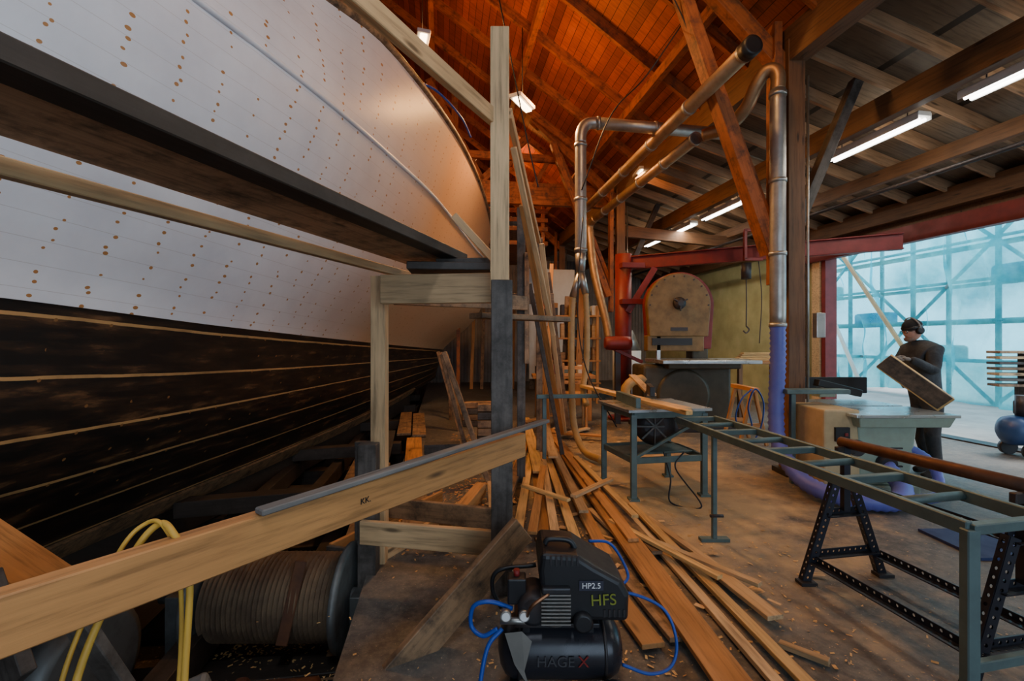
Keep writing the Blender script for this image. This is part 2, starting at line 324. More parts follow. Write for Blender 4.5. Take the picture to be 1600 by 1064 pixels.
sv=k.M('FRACT',k.M('ADD',k.M('MULTIPLY',V,6.0),k.M('MULTIPLY_ADD',n3,.05,.0))); seam=k.M('MULTIPLY',k.M('LESS_THAN',k.M('ABSOLUTE',k.M('SUBTRACT',sv,.82)),.03),k.ramp(n3,[(.3,.55),(.5,1.0)]))
c0=k.mix(seam,c0,(.55,.31,.12))
cu=k.M('DIVIDE',U,.29); cv=k.M('MULTIPLY',V,12.0); du=k.M('MULTIPLY',k.M('SUBTRACT',k.M('FRACT',cu),.5),.29); dv=k.M('MULTIPLY',k.M('SUBTRACT',k.M('FRACT',cv),.5),.16)
dt=k.M('MULTIPLY',k.M('LESS_THAN',k.M('SQRT',k.M('ADD',k.M('MULTIPLY',du,du),k.M('MULTIPLY',dv,dv))),.010),k.M('GREATER_THAN',n3,.48)); c0=k.mix(dt,c0,(.26,.12,.04))
k.bump(n,.2,.006); HB=k.base(c0,.45)
hull=grp('wooden_ship_hull')
def hullpart(name,t0,t1,nt,mat,side,vfun):
    ds=[-1+i*.2 for i in range(72)]; ds=[d for d in ds if d<13.2]+[13.19]
    vs=[];uvs=[];fs=[]
    for d in ds:
        for j in range(nt+1):
            t=t0+(t1-t0)*j/nt; p,xc=hp(d,t)
            if t0>=1 and j==0 and side>0: p.x+=.012
            if side<0: p.x=2*xc-p.x
            vs.append(p); uvs.append((d,vfun(t)))
    n=nt+1
    for i in range(len(ds)-1):
        for j in range(nt):
            q=(i*n+j,i*n+j+1,(i+1)*n+j+1,(i+1)*n+j); fs.append(q if side<0 else q[::-1])
    o=mk(name,vs,fs,mat,hull,smooth=True); ul=o.data.uv_layers.new(name='UVMap')
    for lp in o.data.loops: ul.data[lp.index].uv=uvs[lp.vertex_index]
    return o
for s in(1,-1):
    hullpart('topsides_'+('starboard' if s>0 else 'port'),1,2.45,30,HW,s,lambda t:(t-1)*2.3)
    hullpart('bottom_'+('starboard' if s>0 else 'port'),0,1,20,HB,s,lambda t:t)
ds=[-1+i*.3 for i in range(41)]
def line(t,off): return [hp(d,t,off)[0] for d in ds]
sweep('rub_rail',[p+Vector((.0,0,0)) for p in line(2.0,0)],.022,HW,hull,seg=8,straight=True)
sweep('cap_rail',[p+Vector((0,0,.03)) for p in line(2.45,0)],.04,W_T,hull,seg=8,straight=True)
vs=[];fs=[]
for i,d in enumerate(ds):
    p,xc=hp(d,2.4); vs+= [p,Vector((2*xc-p.x,d,p.z))]
    if i: fs.append((2*i-2,2*i-1,2*i+1,2*i))
mk('deck',vs,fs,W_T,hull)
vs=[];fs=[]
for i,d in enumerate(ds):
    p,xc=hp(d,0)
    for dx,dz in((-.24,0.05),(0.0,.05),(0.0,-.3),(-.24,-.3)): vs.append((p.x+dx,d,p.z+dz))
    if i:
        for q in range(4): fs.append((4*i-4+q,4*i-4+(q+1)%4,4*i+(q+1)%4,4*i+q))
mk('keel',vs,fs,W_DK,hull)
def strake(name,t,w,mat):
    vs=[];fs=[]
    for i,d in enumerate(ds):
        a=hp(d,t)[0]; c=hp(d,t+w)[0]
        for p,o_ in((a,0),(c,0),(c,.035),(a,.035)): vs.append(p+Vector((o_,0,-o_*.3)))
        if i:
            for q in range(4): fs.append((4*i-4+q,4*i-4+(q+1)%4,4*i+(q+1)%4,4*i+q))
    mk(name,vs,fs,mat,hull)
strake('garboard_strake',.02,.10,W_T)
# slipway in pit
sl=grp('slipway_cradle')
for i,x in enumerate((-1.0,-1.5,-2.1)): beam('rail_%d'%i,b(x,2.2 if i else 4,-.35),b(x,16.5,-.25),.13,.2,W_DK,sl)
for i in range(15): beam('sleeper_%d'%i,b(-4,3.0+i*.9,-.58),b(-.55,3.0+i*.9,-.58),.22,.24,W_DK,sl)
for i in range(5): beam('cross_bolster_%d'%i,b(-2.6,5+i*2,-.12),b(-.6,5+i*2,-.05),.18,.16,W_DK,sl)
for i,(xx,yy,zz,m_) in enumerate([(-.62,3.6,.02,W_T),(-.9,4.4,.02,W_T),(-.75,5.6,.03,W_D),(-.6,7.5,.04,W_T),(-.3,5.0,.03,W_O),(-.2,3.6,.02,W_T),(-.35,7.4,.03,W_T)]): beam('walkway_board_%d'%i,b(xx,yy,zz),b(xx-.12,yy+2.2,zz),.22,.04,m_,sl)
for i in range(6): beam('keel_block_%d'%i,hp(2.5+i*1.7,0)[0]-Vector((.45,0,.45)),hp(2.5+i*1.7,0)[0]+Vector((.2,0,-.45)),.3,.32,W_DK,sl)
for p,q in [((-.76,5.1,1.42),(-.25,4.95,.0)),((-1.0,6.5,1.35),(-.62,6.3,.0)),((-1.3,8,1.35),(-.9,7.8,0)),((-1.5,9.5,1.3),(-1.0,9.3,0)),((-1.25,9,1.2),(-1.2,8.9,0))]: beam('hull_shore',p,q,.055,.07,W_T)
bk=grp('timber_blocking')
for i in range(6): beam('block_%d'%i,(-.48,6.3+.02*i,.06+i*.11),(-.05,6.4,.06+i*.11),.14,.1,[W_T,W_D,W_T][i%3],bk)
for i in range(4): beam('block_b_%d'%i,(-.9,8.2,.06+i*.11),(-.35,8.3,.06+i*.11),.16,.1,[W_D,W_T][i%2],bk)
for i in range(3): beam('block_c_%d'%i,(-1.0,5.2,.08+i*.12),(-.6,5.25,.08+i*.12),.16,.11,[W_D,W_T][i%2],bk)
# ---------------------------------------------------------------- scaffold
g=grp('scaffold_post'); beam('upper_length',(-.075,2.8,1.86),(-.075,2.8,3.47),.115,.05,W_L,g); beam('lower_length',(-.062,2.82,0),(-.062,2.82,1.92),.13,.12,W_D,g)
g=grp('scaffold_post'); beam('shaft',(-.93,3.2,-.75),(-.93,3.2,2.0),.1,.1,W_L,g); beam('splice',(-1.02,3.16,-.6),(-1.02,3.16,.85),.13,.05,W_D,g)
g=grp('scaffold_post'); beam('shaft',(.1,5,0),(.1,5,3.0),.09,.1,W_D,g); beam('cleat',(.16,4.92,1.3),(.16,4.92,2.5),.05,.04,W_T,g)
g=grp('scaffold_post'); beam('shaft',(.36,6,0),(.36,6,2.9),.08,.08,W_T,g); beam('arm',(-.4,6,2.1),(.55,6,2.1),.05,.14,W_T,g)
g=grp('scaffold_staging')
beam('plank_outer',(-1.497,-.566,2.13),(-.367,3.234,2.13),.11,.06,W_DK,g); beam('plank_inner',(-1.727,-.497,2.135),(-.597,3.303,2.135),.37,.05,W_U,g)
beam('batten',(-2.0,-.4,2.05),(-.80,3.5,2.05),.05,.055,W_L,g)
beam('ledger',(-.86,3.0,1.885),(-.02,2.90,1.885),.05,.19,W_L,g)
beam('packing_a',(-.68,3.0,2.03),(-.1,3.05,2.03),.22,.05,W_DK,g); beam('packing_b',(-.5,3.15,2.08),(-.08,3.1,2.08),.2,.04,W_D,g); beam('cleat',(-.25,3.1,1.72),(.42,3.7,1.72),.15,.04,W_T,g)
beam('ledger_back',(-.9,3.5,1.9),(.15,4.9,1.95),.05,.15,W_T,g)
beam('rail_short',(-.38,3.0,2.37),(-.12,2.95,2.08),.05,.05,W_L,g)
beam('scaffold_handrail',(-1.4,.35,2.95),(-.1,2.85,2.93),.045,.1,W_L)
beam('scaffold_handrail',(-.02,3.0,3.05),(.55,7.5,2.75),.04,.07,W_L)
beam('leaning_plank',(.01,3.3,2.95),(.42,4.6,1.6),.045,.03,W_L); beam('leaning_plank',(.1,4.2,2.8),(.75,6.8,.15),.07,.03,W_O); beam('leaning_plank',(.35,5.4,2.7),(.8,6.9,0.15),.06,.025,W_L); beam('leaning_plank',(.2,5.2,2.2),(.62,5.6,.15),.05,.025,W_D)
beam('leaning_plank',(.55,7.0,2.6),(.9,7.4,.15),.08,.03,W_T); beam('leaning_plank',(.3,6.6,2.9),(.62,7.6,.1),.05,.03,W_O); beam('leaning_plank',(.75,8.6,3.0),(.6,8.0,.1),.07,.03,W_O)
fb=grp('barrier_beam'); p1,p2=Vector((-1.6,.26,.94)),Vector((.056,2.66,.945))
beam('timber',p1,p2,.06,.135,W_O,fb); beam('timber_back',(-1.5,.6,.9),(.02,2.72,.905),.04,.11,W_T,fb)
dr=(p2-p1).normalized(); ang=math.atan2(dr.y,dr.x); q=p1+dr*((Vector((-.58,1.74,.93))-p1).length)+Vector((math.sin(ang),-math.cos(ang),0))*.032
text('marking','KK.',(q.x,q.y,.945),.032,BLK,fb,rot=(math.pi/2,0,ang))
beam('loose_board_grey',(-.78,1.40,1.022),(.21,2.78,1.06),.05,.02,W_G); 
sweep('yellow_air_hose',[(-1.02,1.0,.3),(-1.06,1.1,.7),(-1.03,1.22,.95),(-.99,1.27,1.035),(-.93,1.25,1.02),(-.9,1.27,.9),(-.9,1.25,.6),(-.88,1.2,.2)],.009,YEL,seg=10)
sweep('yellow_air_hose',[(-1.07,1.0,.3),(-1.09,1.1,.72),(-1.06,1.22,.97),(-1.02,1.27,1.04),(-.96,1.26,1.03),(-.935,1.28,.9),(-.95,1.3,.6),(-.93,1.2,.2)],.006,YEL,seg=8)
lf=grp('lower_trestle')
beam('cross_board',(-.98,2.95,.31),(-.06,2.78,.31),.04,.15,W_L,lf); beam('cross_board_back',(-.95,3.5,.27),(-.05,3.3,.25),.04,.15,W_T,lf)
beam('brace',(.06,2.55,.50),(-.88,2.0,-.35),.045,.17,W_T,lf); beam('stringer',(-.5,3.4,.12),(-.3,4.4,.12),.1,.12,W_O,lf)
beam('dark_leg',(-.96,3.05,-.75),(-.96,3.05,.86),.12,.1,W_D,lf)
tr=grp('wooden_trough'); beam('bottom',(-1.12,3.2,-.1),(-.5,4.3,-.1),.36,.03,W_T,tr); beam('side_near',(-.94,3.15,.0),(-.3,4.3,.0),.03,.2,W_L,tr); beam('side_far',(-1.3,3.25,.0),(-.68,4.4,.0),.03,.2,W_O,tr); beam('end',(-1.3,3.2,-.0),(-.95,3.12,-.0),.03,.22,W_D,tr)
# winch
wg=grp('cable_winch')
lathe('drum',(-1.92,3.0,-.13),(-1.12,3.0,-.13),[(0,.24)]+[(i/52,.25+(.017 if i%2 else -.014)) for i in range(53)]+[(1,.24)],CAB,wg,seg=40,smooth=False)
for i,x in enumerate((-1.97,-1.08)): lathe('flange_%d'%i,(x-.02,3,-.13),(x+.03,3,-.13),[(0,.30),(.2,.33),(.8,.33),(1,.30)],GRM,wg)
cyl('axle',(-2.3,3,-.13),(-.85,3,-.13),.05,GRM,wg); box('bed',(-1.5,3.0,-.6),(1.5,.7,.22),D_M,wg,bv=.02)
for i,x in enumerate((-2.15,-.98)): beam('bearing_%d'%i,(x,3,-.7),(x,3,-.08),.1,.24,GRM,wg)
lathe('gearbox',(-1.55,2.15,-.35),(-.95,2.25,-.35),[(0,.15),(.06,.2),(.3,.21),(.32,.23),(.36,.23),(.38,.21),(.94,.2),(1,.14)],RUST,wg)
for i in range(8):
    a=i*math.pi/4; cyl('flange_bolt_%d'%i,(-1.38,2.18+.2*math.cos(a),-.35+.2*math.sin(a)),(-1.33,2.18+.2*math.cos(a),-.35+.2*math.sin(a)),.014,GRM,wg,seg=6)
beam('guard_strap',(-1.32,2.85,.17),(-1.36,2.68,-.25),.07,.012,RUST,wg)
lathe('brake_wheel',(-2.35,2.4,-.2),(-2.2,2.4,-.2),[(0,.28),(.1,.32),(.9,.32),(1,.28)],GRM,wg)
box('controller',(-1.22,1.72,.06),(.2,.18,.34),GRM,wg,rz=.4,rx=.2,ry=-.25,bv=.02); cyl('controller_stem',(-1.3,1.8,-.7),(-1.25,1.75,0),.05,GRM,wg)
sweep('lever',[(-1.45,1.7,-.5),(-1.42,1.68,-.1),(-1.3,1.65,.18),(-1.2,1.6,.3)],.02,D_M,wg)
box('motor_block',(-1.05,2.1,-.5),(.9,.5,.4),D_M,wg,rz=.1,bv=.03)
sweep('power_cable',[(-1.9,2.3,-.6),(-1.6,1.9,-.3),(-1.3,1.8,-.05),(-1.05,1.75,-.3),(-.9,1.8,-.6)],.018,BLK,wg)
beam('side_board',(-2.62,2.2,.64),(-1.98,2.1,.33),.22,.03,W_O); beam('side_board',(-2.2,1.9,.55),(-1.95,1.8,.2),.05,.2,W_D); beam('side_board',(-1.5,1.55,.62),(-1.42,1.75,.1),.08,.04,W_D)
beam('pit_plank',(-2.4,2.6,-.3),(-1.7,1.6,-.5),.2,.05,W_D); beam('pit_plank',(-1.1,2.55,-.55),(-1.2,3.9,-.3),.12,.05,W_T); beam('pit_plank',(-.95,2.3,-.62),(-.75,3.6,-.6),.16,.05,W_O)
# ---------------------------------------------------------------- air compressor
ac=grp('air_compressor'); cx,cy=.21,2.0
prof=[(0,.02),(.02,.07),(.06,.105),(.12,.122),(.2,.125),(.8,.125),(.88,.122),(.94,.105),(.98,.07),(1,.02)]
TK=paint('tank_black_gloss',(.022,.022,.028),.22,.2,.15)
lathe('tank',(cx-.27,cy,.215),(cx+.27,cy,.215),prof,TK,ac)
for i,x in enumerate((-.18,.18)): cyl('weld_ring_%d'%i,(cx+x-.006,cy,.215),(cx+x+.006,cy,.215),.128,D_M,ac)
box('saddle',(cx-.02,cy,.345),(.36,.16,.02),D_M,ac,bv=.004)
for i,x in enumerate((-.15,.12)): box('saddle_leg_%d'%i,(cx+x,cy,.33),(.03,.15,.05),D_M,ac)
box('foot',(cx-.2,cy,.055),(.04,.24,.11),BLK,ac,bv=.01)
for i,y in enumerate((-.16,.16)):
    lathe('wheel_%d'%i,(cx+.2,cy+y-.025,.085),(cx+.2,cy+y+.025,.085),[(0,.04),(.05,.07),(.2,.085),(.8,.085),(.95,.07),(1,.04)],BLK,ac); cyl('hub_%d'%i,(cx+.2,cy+y-.03,.085),(cx+.2,cy+y+.03,.085),.028,G_M,ac)
cyl('wheel_axle',(cx+.2,cy-.16,.085),(cx+.2,cy+.16,.085),.01,D_M,ac)
sh=[(-.08,.40),(.27,.39),(.275,.50),(.24,.56),(.13,.62),(.06,.665),(-.09,.675),(-.10,.60)]
vs=[(cx+x,cy-.13,z) for x,z in sh]+[(cx+x,cy+.13,z) for x,z in sh]; n=len(sh)
o=mk('motor_shroud',vs,[tuple(range(n)),tuple(range(2*n-1,n-1,-1))]+[(i,n+i,n+(i+1)%n,(i+1)%n) for i in range(n)],BLK,ac); bev(o,.022,3)
for i in range(6): box('vent_%d'%i,(cx-.05+i*.022,cy-.131,.645),(.008,.006,.04),D_M,ac)
for i in range(5): box('vent_r_%d'%i,(cx+.17+i*.02,cy-.131,.43),(.008,.006,.03),D_M,ac)
box('label_plate',(cx+.115,cy-.134,.545),(.1,.004,.04),paint('label_dark',(.03,.03,.05),.4),ac)
WTX=paint('lettering_white',(.8,.8,.8),.5,0,.05); YTX=paint('marker_green_yellow',(.25,.28,.03),.6,0,.5); RTX=paint('lettering_red',(.20,.012,.01),.5,0,.05); GTX=paint('lettering_grey',(.05,.05,.055),.4,0,.05)
text('power_label','HP2.5',(cx+.115,cy-.138,.545),.032,WTX,ac); text('marker_initials','HFS',(cx+.165,cy-.136,.485),.065,YTX,ac,rot=(math.pi/2,-.05,0))
text('tank_lettering','HAGE',(cx-.03,cy-.128,.225),.06,GTX,ac); text('tank_lettering_x','X',(cx+.085,cy-.128,.225),.065,RTX,ac)
for i in range(9): box('fin_%d'%i,(cx-.03,cy-.06,.39+i*.015),(.12,.17,.006),G_M,ac)
cyl('cylinder',(cx-.03,cy-.07,.36),(cx-.03,cy-.07,.52),.045,G_M,ac); box('head',(cx-.03,cy-.08,.53),(.12,.15,.03),D_M,ac,bv=.008)
lathe('air_filter',(cx+.08,cy-.16,.40),(cx+.08,cy-.1,.40),[(0,.03),(.1,.04),(.9,.04),(1,.03)],BLK,ac)
lathe('pump_case',(cx-.12,cy-.12,.43),(cx-.12,cy+.02,.43),[(0,.05),(.05,.065),(1,.07)],D_M,ac)
sweep('copper_pipe',[(cx-.06,cy-.15,.52),(cx-.13,cy-.17,.48),(cx-.15,cy-.12,.4),(cx-.14,cy-.05,.33)],.007,paint('copper',(.3,.15,.08),.3,.9),ac)
box('pressure_switch',(cx-.19,cy-.05,.49),(.08,.07,.11),BLK,ac,bv=.008); cyl('switch_knob',(cx-.19,cy-.05,.54),(cx-.19,cy-.05,.57),.013,RTX,ac)
for i,x in enumerate((-.235,-.16)): 
    cyl('gauge_%d'%i,(cx+x,cy-.14,.42),(cx+x,cy-.115,.42),.022,G_M,ac); cyl('gauge_face_%d'%i,(cx+x,cy-.143,.42),(cx+x,cy-.139,.42),.017,WTX,ac)
cyl('manifold',(cx-.26,cy-.1,.38),(cx-.12,cy-.1,.38),.014,G_M,ac); 
sweep('handle',[(cx-.26,cy+.08,.33),(cx-.3,cy+.08,.42),(cx-.27,cy+.08,.5),(cx-.1,cy+.09,.52)],.010,BLK,ac)
sweep('handle_top',[(cx-.07,cy-.05,.68),(cx-.05,cy-.05,.70),(cx+.03,cy-.05,.695),(cx+.06,cy-.05,.66)],.012,BLK,ac)
mk('rag',[(cx-.24,cy-.15,.36),(cx-.17,cy-.17,.38),(cx-.13,cy-.17,.34),(cx-.16,cy-.17,.22),(cx-.14,cy-.18,.16),(cx-.2,cy-.16,.24)],[(0,1,2,3,4,5)],paint('rag_cloth',(.2,.19,.17),.9),ac)
bh=grp('blue_air_hose')
sweep('loop_left',[(-.0,1.92,.42),(-.09,1.9,.46),(-.16,1.9,.44),(-.17,1.9,.36),(-.12,1.88,.33),(-.06,1.88,.36)],.009,BLU,bh)
sweep('loop_low',[(-.04,1.88,.36),(-.1,1.85,.3),(-.13,1.8,.15),(-.12,1.8,.03),(.0,1.78,.015),(.3,1.75,.012)],.009,BLU,bh)
sweep('loop_right',[(.45,2.1,.38),(.56,2.12,.37),(.7,2.1,.31),(.74,2.05,.2),(.70,2.0,.12),(.6,1.98,.1),(.48,1.98,.14)],.007,BLU,bh)
sweep('trail',[(.38,2.25,.56),(.5,2.3,.52),(.56,2.2,.42),(.5,2.15,.38)],.007,BLU,bh)
# ---------------------------------------------------------------- ducts
dm=grp('extraction_duct_branch')
R=.08
arc=[(.95,6.3,4.28),(.955,6.3,4.4),(.99,6.31,4.5),(1.06,6.32,4.56),(1.16,6.33,4.575)]
sweep('riser',[(.95,6.3,2.75),(.95,6.3,3.5),(.95,6.3,4.28)],R,G_M,dm,seg=20); sweep('elbow',arc,R,G_M,dm,seg=20,n=6); cyl('horizontal',(1.16,6.33,4.575),(3.0,6.5,4.5),R,G_M,dm)
for i,z in enumerate((2.8,3.5,4.25)): cyl('collar_%d'%i,(.95,6.3,z-.02),(.95,6.3,z+.02),R+.01,G_M,dm)
for i,x in enumerate((1.18,2.0)): cyl('collar_h_%d'%i,(x,6.33+.09*(x-1.16),4.575-.04*(x-1.16)),(x+.04,6.33+.09*(x-1.16),4.575-.04*(x-1.16)),R+.01,G_M,dm)
cyl('reducer',(.95,6.3,2.5),(.95,6.3,2.78),.06,G_M,dm,r2=R); cyl('fork_l',(.95,6.3,2.5),(.84,6.3,2.15),.05,G_M,dm); cyl('fork_r',(.95,6.3,2.5),(1.02,6.3,2.2),.05,G_M,dm)
sweep('flex_hose_l',[(.84,6.3,2.15),(.82,6.3,1.6),(.83,6.3,.8),(.86,6.25,.35),(.95,6.0,.1),(1.1,5.6,.08)],.045,BRH,dm,seg=14,step=.025,rib=.06)
sweep('flex_hose_r',[(1.02,6.3,2.2),(1.04,6.3,1.7),(1.03,6.3,1.2),(.97,6.2,.9),(.98,6.0,.7)],.04,BRH,dm,seg=14,step=.025,rib=.06)
tk=grp('extraction_duct_trunk')
for nm,p,q,r in(('main_upper',(2.27,4.4,4.35),(1.55,9.8,4.35),.082),('main_lower',(2.35,5.8,4.13),(1.7,10,4.13),.075)):
    cyl(nm,p,q,r,ORG,tk); P,Q=Vector(p),Vector(q)
    for i in range(6):
        a=P+(Q-P)*(i/5.2); cyl(nm+'_ring_%d'%i,a,a+(Q-P).normalized()*.05,r+.01,G_M,tk)
lathe('open_end_dark',(2.285,4.3,4.35),(2.27,4.42,4.35),[(0,.07),(.02,.095),(1,.095)],BLK,tk)  # black cap stands for the shade inside the open pipe end
sweep('drop_elbow',[(1.75,9.6,4.13),(1.68,9.8,4.05),(1.68,9.8,3.8),(1.75,9.7,3.0),(1.95,9.5,2.0),(2.0,9.4,1.6)],.085,ORG,tk,seg=18)
rd=grp('extraction_duct_riser')
sweep('riser',[(2.92,5,1.7),(2.92,5,3.0),(2.92,5,4.3)],.08,G_M,rd,seg=20); sweep('gooseneck',[(2.92,5,4.3),(2.92,5,4.46),(2.88,5.03,4.54),(2.81,5.08,4.53),(2.76,5.16,4.42),(2.72,5.3,4.25),(2.60,5.5,4.13),(2.40,5.7,4.12)],.075,ORG,rd,seg=20)
for i,z in enumerate((1.72,2.5,3.3,4.25)): cyl('collar_%d'%i,(2.92,5,z-.02),(2.92,5,z+.02),.09,G_M,rd)
sweep('flex_hose',[(2.92,5,1.72),(2.92,5,1.3),(2.9,5,.75),(2.88,4.9,.42),(2.9,4.6,.17),(3.0,4.3,.10),(3.25,4.12,.09),(3.5,4.12,.1),(3.68,4.3,.17),(3.7,4.5,.3)],.078,PUR,rd,seg=18,step=.03,rib=.08)
box('electrical_switch_box',(3.44,5.1,1.72),(.1,.08,.28),G_M,bv=.01)
# ---------------------------------------------------------------- jib crane
jc=grp('jib_crane')
cyl('mast',(2.2,9,0),(2.2,9,3.25),.16,RED,jc); cyl('mast_base',(2.2,9,0),(2.2,9,.05),.3,RED,jc); 
P,Q=Vector((2.3,9,3.08)),Vector((6.1,7.1,3.10))
beam('arm_web',P,Q,.02,.22,RED,jc); beam('arm_flange_top',P+Vector((0,0,.12)),Q+Vector((0,0,.12)),.13,.02,RED,jc); beam('arm_flange_bottom',P-Vector((0,0,.12)),Q-Vector((0,0,.12)),.13,.02,RED,jc)
for i,z in enumerate((2.3,3.0)): beam('hinge_%d'%i,(2.1,8.8,z),(2.55,8.85,z),.2,.1,RED,jc)
beam('knee',(2.25,8.85,2.1),(2.75,8.75,2.95),.1,.12,RED,jc)
t=P+(Q-P)*.5
for i,zz in enumerate((2.95,3.45)): beam('trolley_plate_%d'%i,(t.x-.2,t.y-.2,zz),(t.x+.12,t.y-.2,zz),.06,.05,RED,jc)
beam('trolley_side',(t.x-.18,t.y-.2,2.95),(t.x-.18,t.y-.2,3.45),.05,.06,RED,jc); beam('trolley_side_b',(t.x+.1,t.y-.2,3.1),(t.x+.1,t.y-.2,3.45),.05,.06,RED,jc)
cyl('hoist_body',(t.x-.12,t.y-.12,2.9),(t.x-.12,t.y-.12,2.62),.08,D_M,jc)
sweep('hoist_chain',[(t.x-.12,t.y-.12,2.65),(t.x-.12,t.y-.13,2.2),(t.x-.12,t.y-.12,1.8)],.010,D_M,jc,seg=6); sweep('hoist_hook',[(t.x-.12,t.y-.12,1.8),(t.x-.07,t.y-.12,1.74),(t.x-.12,t.y-.12,1.68),(t.x-.17,t.y-.12,1.72)],.012,D_M,jc)
sweep('control_cable',[(t.x+.1,t.y-.1,3.0),(t.x+.16,t.y-.1,2.3),(t.x+.12,t.y-.1,1.5)],.009,D_M,jc,seg=6)
# ---------------------------------------------------------------- bandsaw
bs=grp('bandsaw'); bx,by=2.92,8.1
def arch(name,R_,zc,zb,y0,y1,mat,dx=0,n=28):
    pr=[(R_*math.cos(math.pi*i/n),zc+R_*math.sin(math.pi*i/n)) for i in range(n+1)]+[(-R_*.92,zb),(R_*.92,zb)]
    m=len(pr); vs=[(bx+dx+x,y0,z) for x,z in pr]+[(bx+dx+x,y1,z) for x,z in pr]
    o=mk(name,vs,[tuple(range(m-1,-1,-1)),tuple(range(m,2*m))]+[(i,(i+1)%m,m+(i+1)%m,m+i) for i in range(m)],mat,bs); bev(o,.02,2); return o
arch('wheel_housing_upper',.56,2.17,1.62,by-.15,by+.0,OLV); arch('frame_arch',.60,2.17,1.4,by+.0,by+.3,RED,.08)
lathe('hub',(bx,by-.24,2.2),(bx,by-.15,2.2),[(0,.05),(.3,.07),(.35,.1),(1,.11)],D_M,bs)
for i in range(3):
    a=i*2.1+.5; beam('hub_handle_%d'%i,(bx,by-.22,2.2),(bx+.14*math.cos(a),by-.22,2.2+.14*math.sin(a)),.025,.025,D_M,bs)
for i in range(10):
    a=math.pi*i/9; cyl('cover_bolt_%d'%i,(bx+.51*math.cos(a),by-.165,2.17+.51*math.sin(a)),(bx+.51*math.cos(a),by-.15,2.17+.51*math.sin(a)),.014,D_M,bs,seg=8)
box('door_lower_band',(bx-.05,by-.02,1.5),(1.0,.22,.28),OLV,bs,bv=.02); box('door_gap',(bx-.12,by-.14,1.53),(.7,.02,.12),BLK,bs)
box('upright',(bx+.45,by+.2,1.3),(.3,.3,.8),OLD,bs,bv=.03); box('rating_plate',(bx,by-.153,1.75),(.3,.008,.06),D_M,bs)
box('guide_post',(bx-.35,by-.1,1.42),(.06,.06,.4),STL,bs); box('blade',(bx-.35,by-.1,1.3),(.035,.003,.3),STL,bs)
box('table',(bx+.3,by-.3,1.2),(1.6,1.0,.06),STL,bs,bv=.01); box('table_rib',(bx+.25,by-.28,1.13),(1.2,.7,.1),OLD,bs,bv=.02)
box('cabinet',(bx+.05,by-.02,.58),(1.5,.75,1.1),OLD,bs,bv=.05); lathe('lower_wheel_door',(bx-.02,by-.43,.62),(bx-.02,by-.38,.62),[(0,.4),(.4,.45),(1,.45)],OLD,bs)
box('cabinet_foot',(bx+.05,by-.02,.04),(1.6,.85,.08),D_M,bs,bv=.01)
sweep('dust_port',[(bx-.6,by-.3,.9),(bx-.9,by-.4,.85),(bx-1.0,by-.4,.65),(bx-.8,by-.45,.4)],.08,BRH,bs,seg=16,step=.04,rib=.04)
lathe('drive_motor',(bx-1.2,by+.35,1.5),(bx-.7,by+.35,1.5),[(0,.09),(.05,.12),(.2,.13),(.8,.13),(.95,.12),(1,.08)],RED,bs); beam('motor_bracket',(bx-1.0,by+.4,1.38),(bx-.5,by+.4,1.15),.15,.06,RED,bs); beam('motor_post',(bx-.95,by+.4,.0),(bx-.95,by+.4,1.4),.1,.1,D_M,bs)
g=grp('bandsaw_side_bench'); box('top',(4.5,8.4,1.15),(1.0,.6,.05),W_O,g,bv=.01)
for i,(x,y) in enumerate(((4.08,8.15),(4.92,8.15),(4.08,8.62),(4.92,8.62))): beam('leg_%d'%i,(x,y,0),(x,y,1.12),.07,.07,W_B,g)
for i in range(5): beam('offcut_%d'%i,(4.05+i*.03,8.25,1.2+i*.03),(4.9,8.3,1.2+i*.03),.12,.026,W_BL,g)
ts=grp('wooden_trestle')
for i,y in enumerate((6.7,7.2)):
    beam('leg_a_%d'%i,(3.35,y,0),(3.53,y,.8),.05,.04,W_O,ts); beam('leg_b_%d'%i,(3.75,y,0),(3.57,y,.8),.05,.04,W_O,ts); beam('tie_%d'%i,(3.42,y,.3),(3.68,y,.3),.03,.06,W_O,ts)
beam('top',(3.55,6.6,.83),(3.55,7.3,.83),.09,.06,W_O,ts)
sweep('blue_air_hose_coil',[(3.45,6.55,.85),(3.3,6.55,.7),(3.22,6.55,.45),(3.3,6.55,.25),(3.45,6.55,.3),(3.4,6.55,.6),(3.5,6.55,.85),(3.62,6.55,.65),(3.58,6.55,.3),(3.4,6.5,.03)],.011,BLU)
# ---------------------------------------------------------------- table saw
tb=grp('table_saw'); z=.88
legs=[(1.18,4.42),(1.92,4.55),(1.02,5.05),(1.78,5.2)]
for i,(x,y) in enumerate(legs): beam('leg_%d'%i,(x,y,.0),(x,y,z-.05),.055,.055,TEAL,tb); box('foot_%d'%i,(x,y,.01),(.1,.1,.02),TEAL,tb)
pairs=((0,1),(2,3),(0,2),(1,3))
for i,(a,c) in enumerate(pairs):
    for j,zz in enumerate((.38,z-.06)): beam('rail_%d_%d'%(i,j),(*legs[a],zz),(*legs[c],zz),.03,.06,TEAL,tb)
vs=[(1.12,4.36,z),(1.98,4.5,z),(1.84,5.27,z),(.96,5.1,z)]; mk('table_top',vs+[(x,y,zz-.025) for x,y,zz in vs],[(0,1,2,3),(7,6,5,4)]+[(i,4+i,4+(i+1)%4,(i+1)%4) for i in range(4)],STL,tb)
lathe('blade_housing',(1.45,4.62,.68),(1.5,4.85,.68),[(0,.1),(.1,.2),(.5,.21),(.9,.2),(1,.1)],D_M,tb)
for i in range(8):
    a=i*math.pi/4; beam('housing_rib_%d'%i,(1.445,4.6,.68),(1.445+.18*math.cos(a),4.61,.68+.18*math.sin(a)),.012,.02,GRM,tb)
cyl('motor',(1.5,4.9,.6),(1.75,4.95,.6),.1,D_M,tb); beam('fence',(1.25,4.5,.93),(1.2,5.15,.93),.05,.1,TEAL,tb)
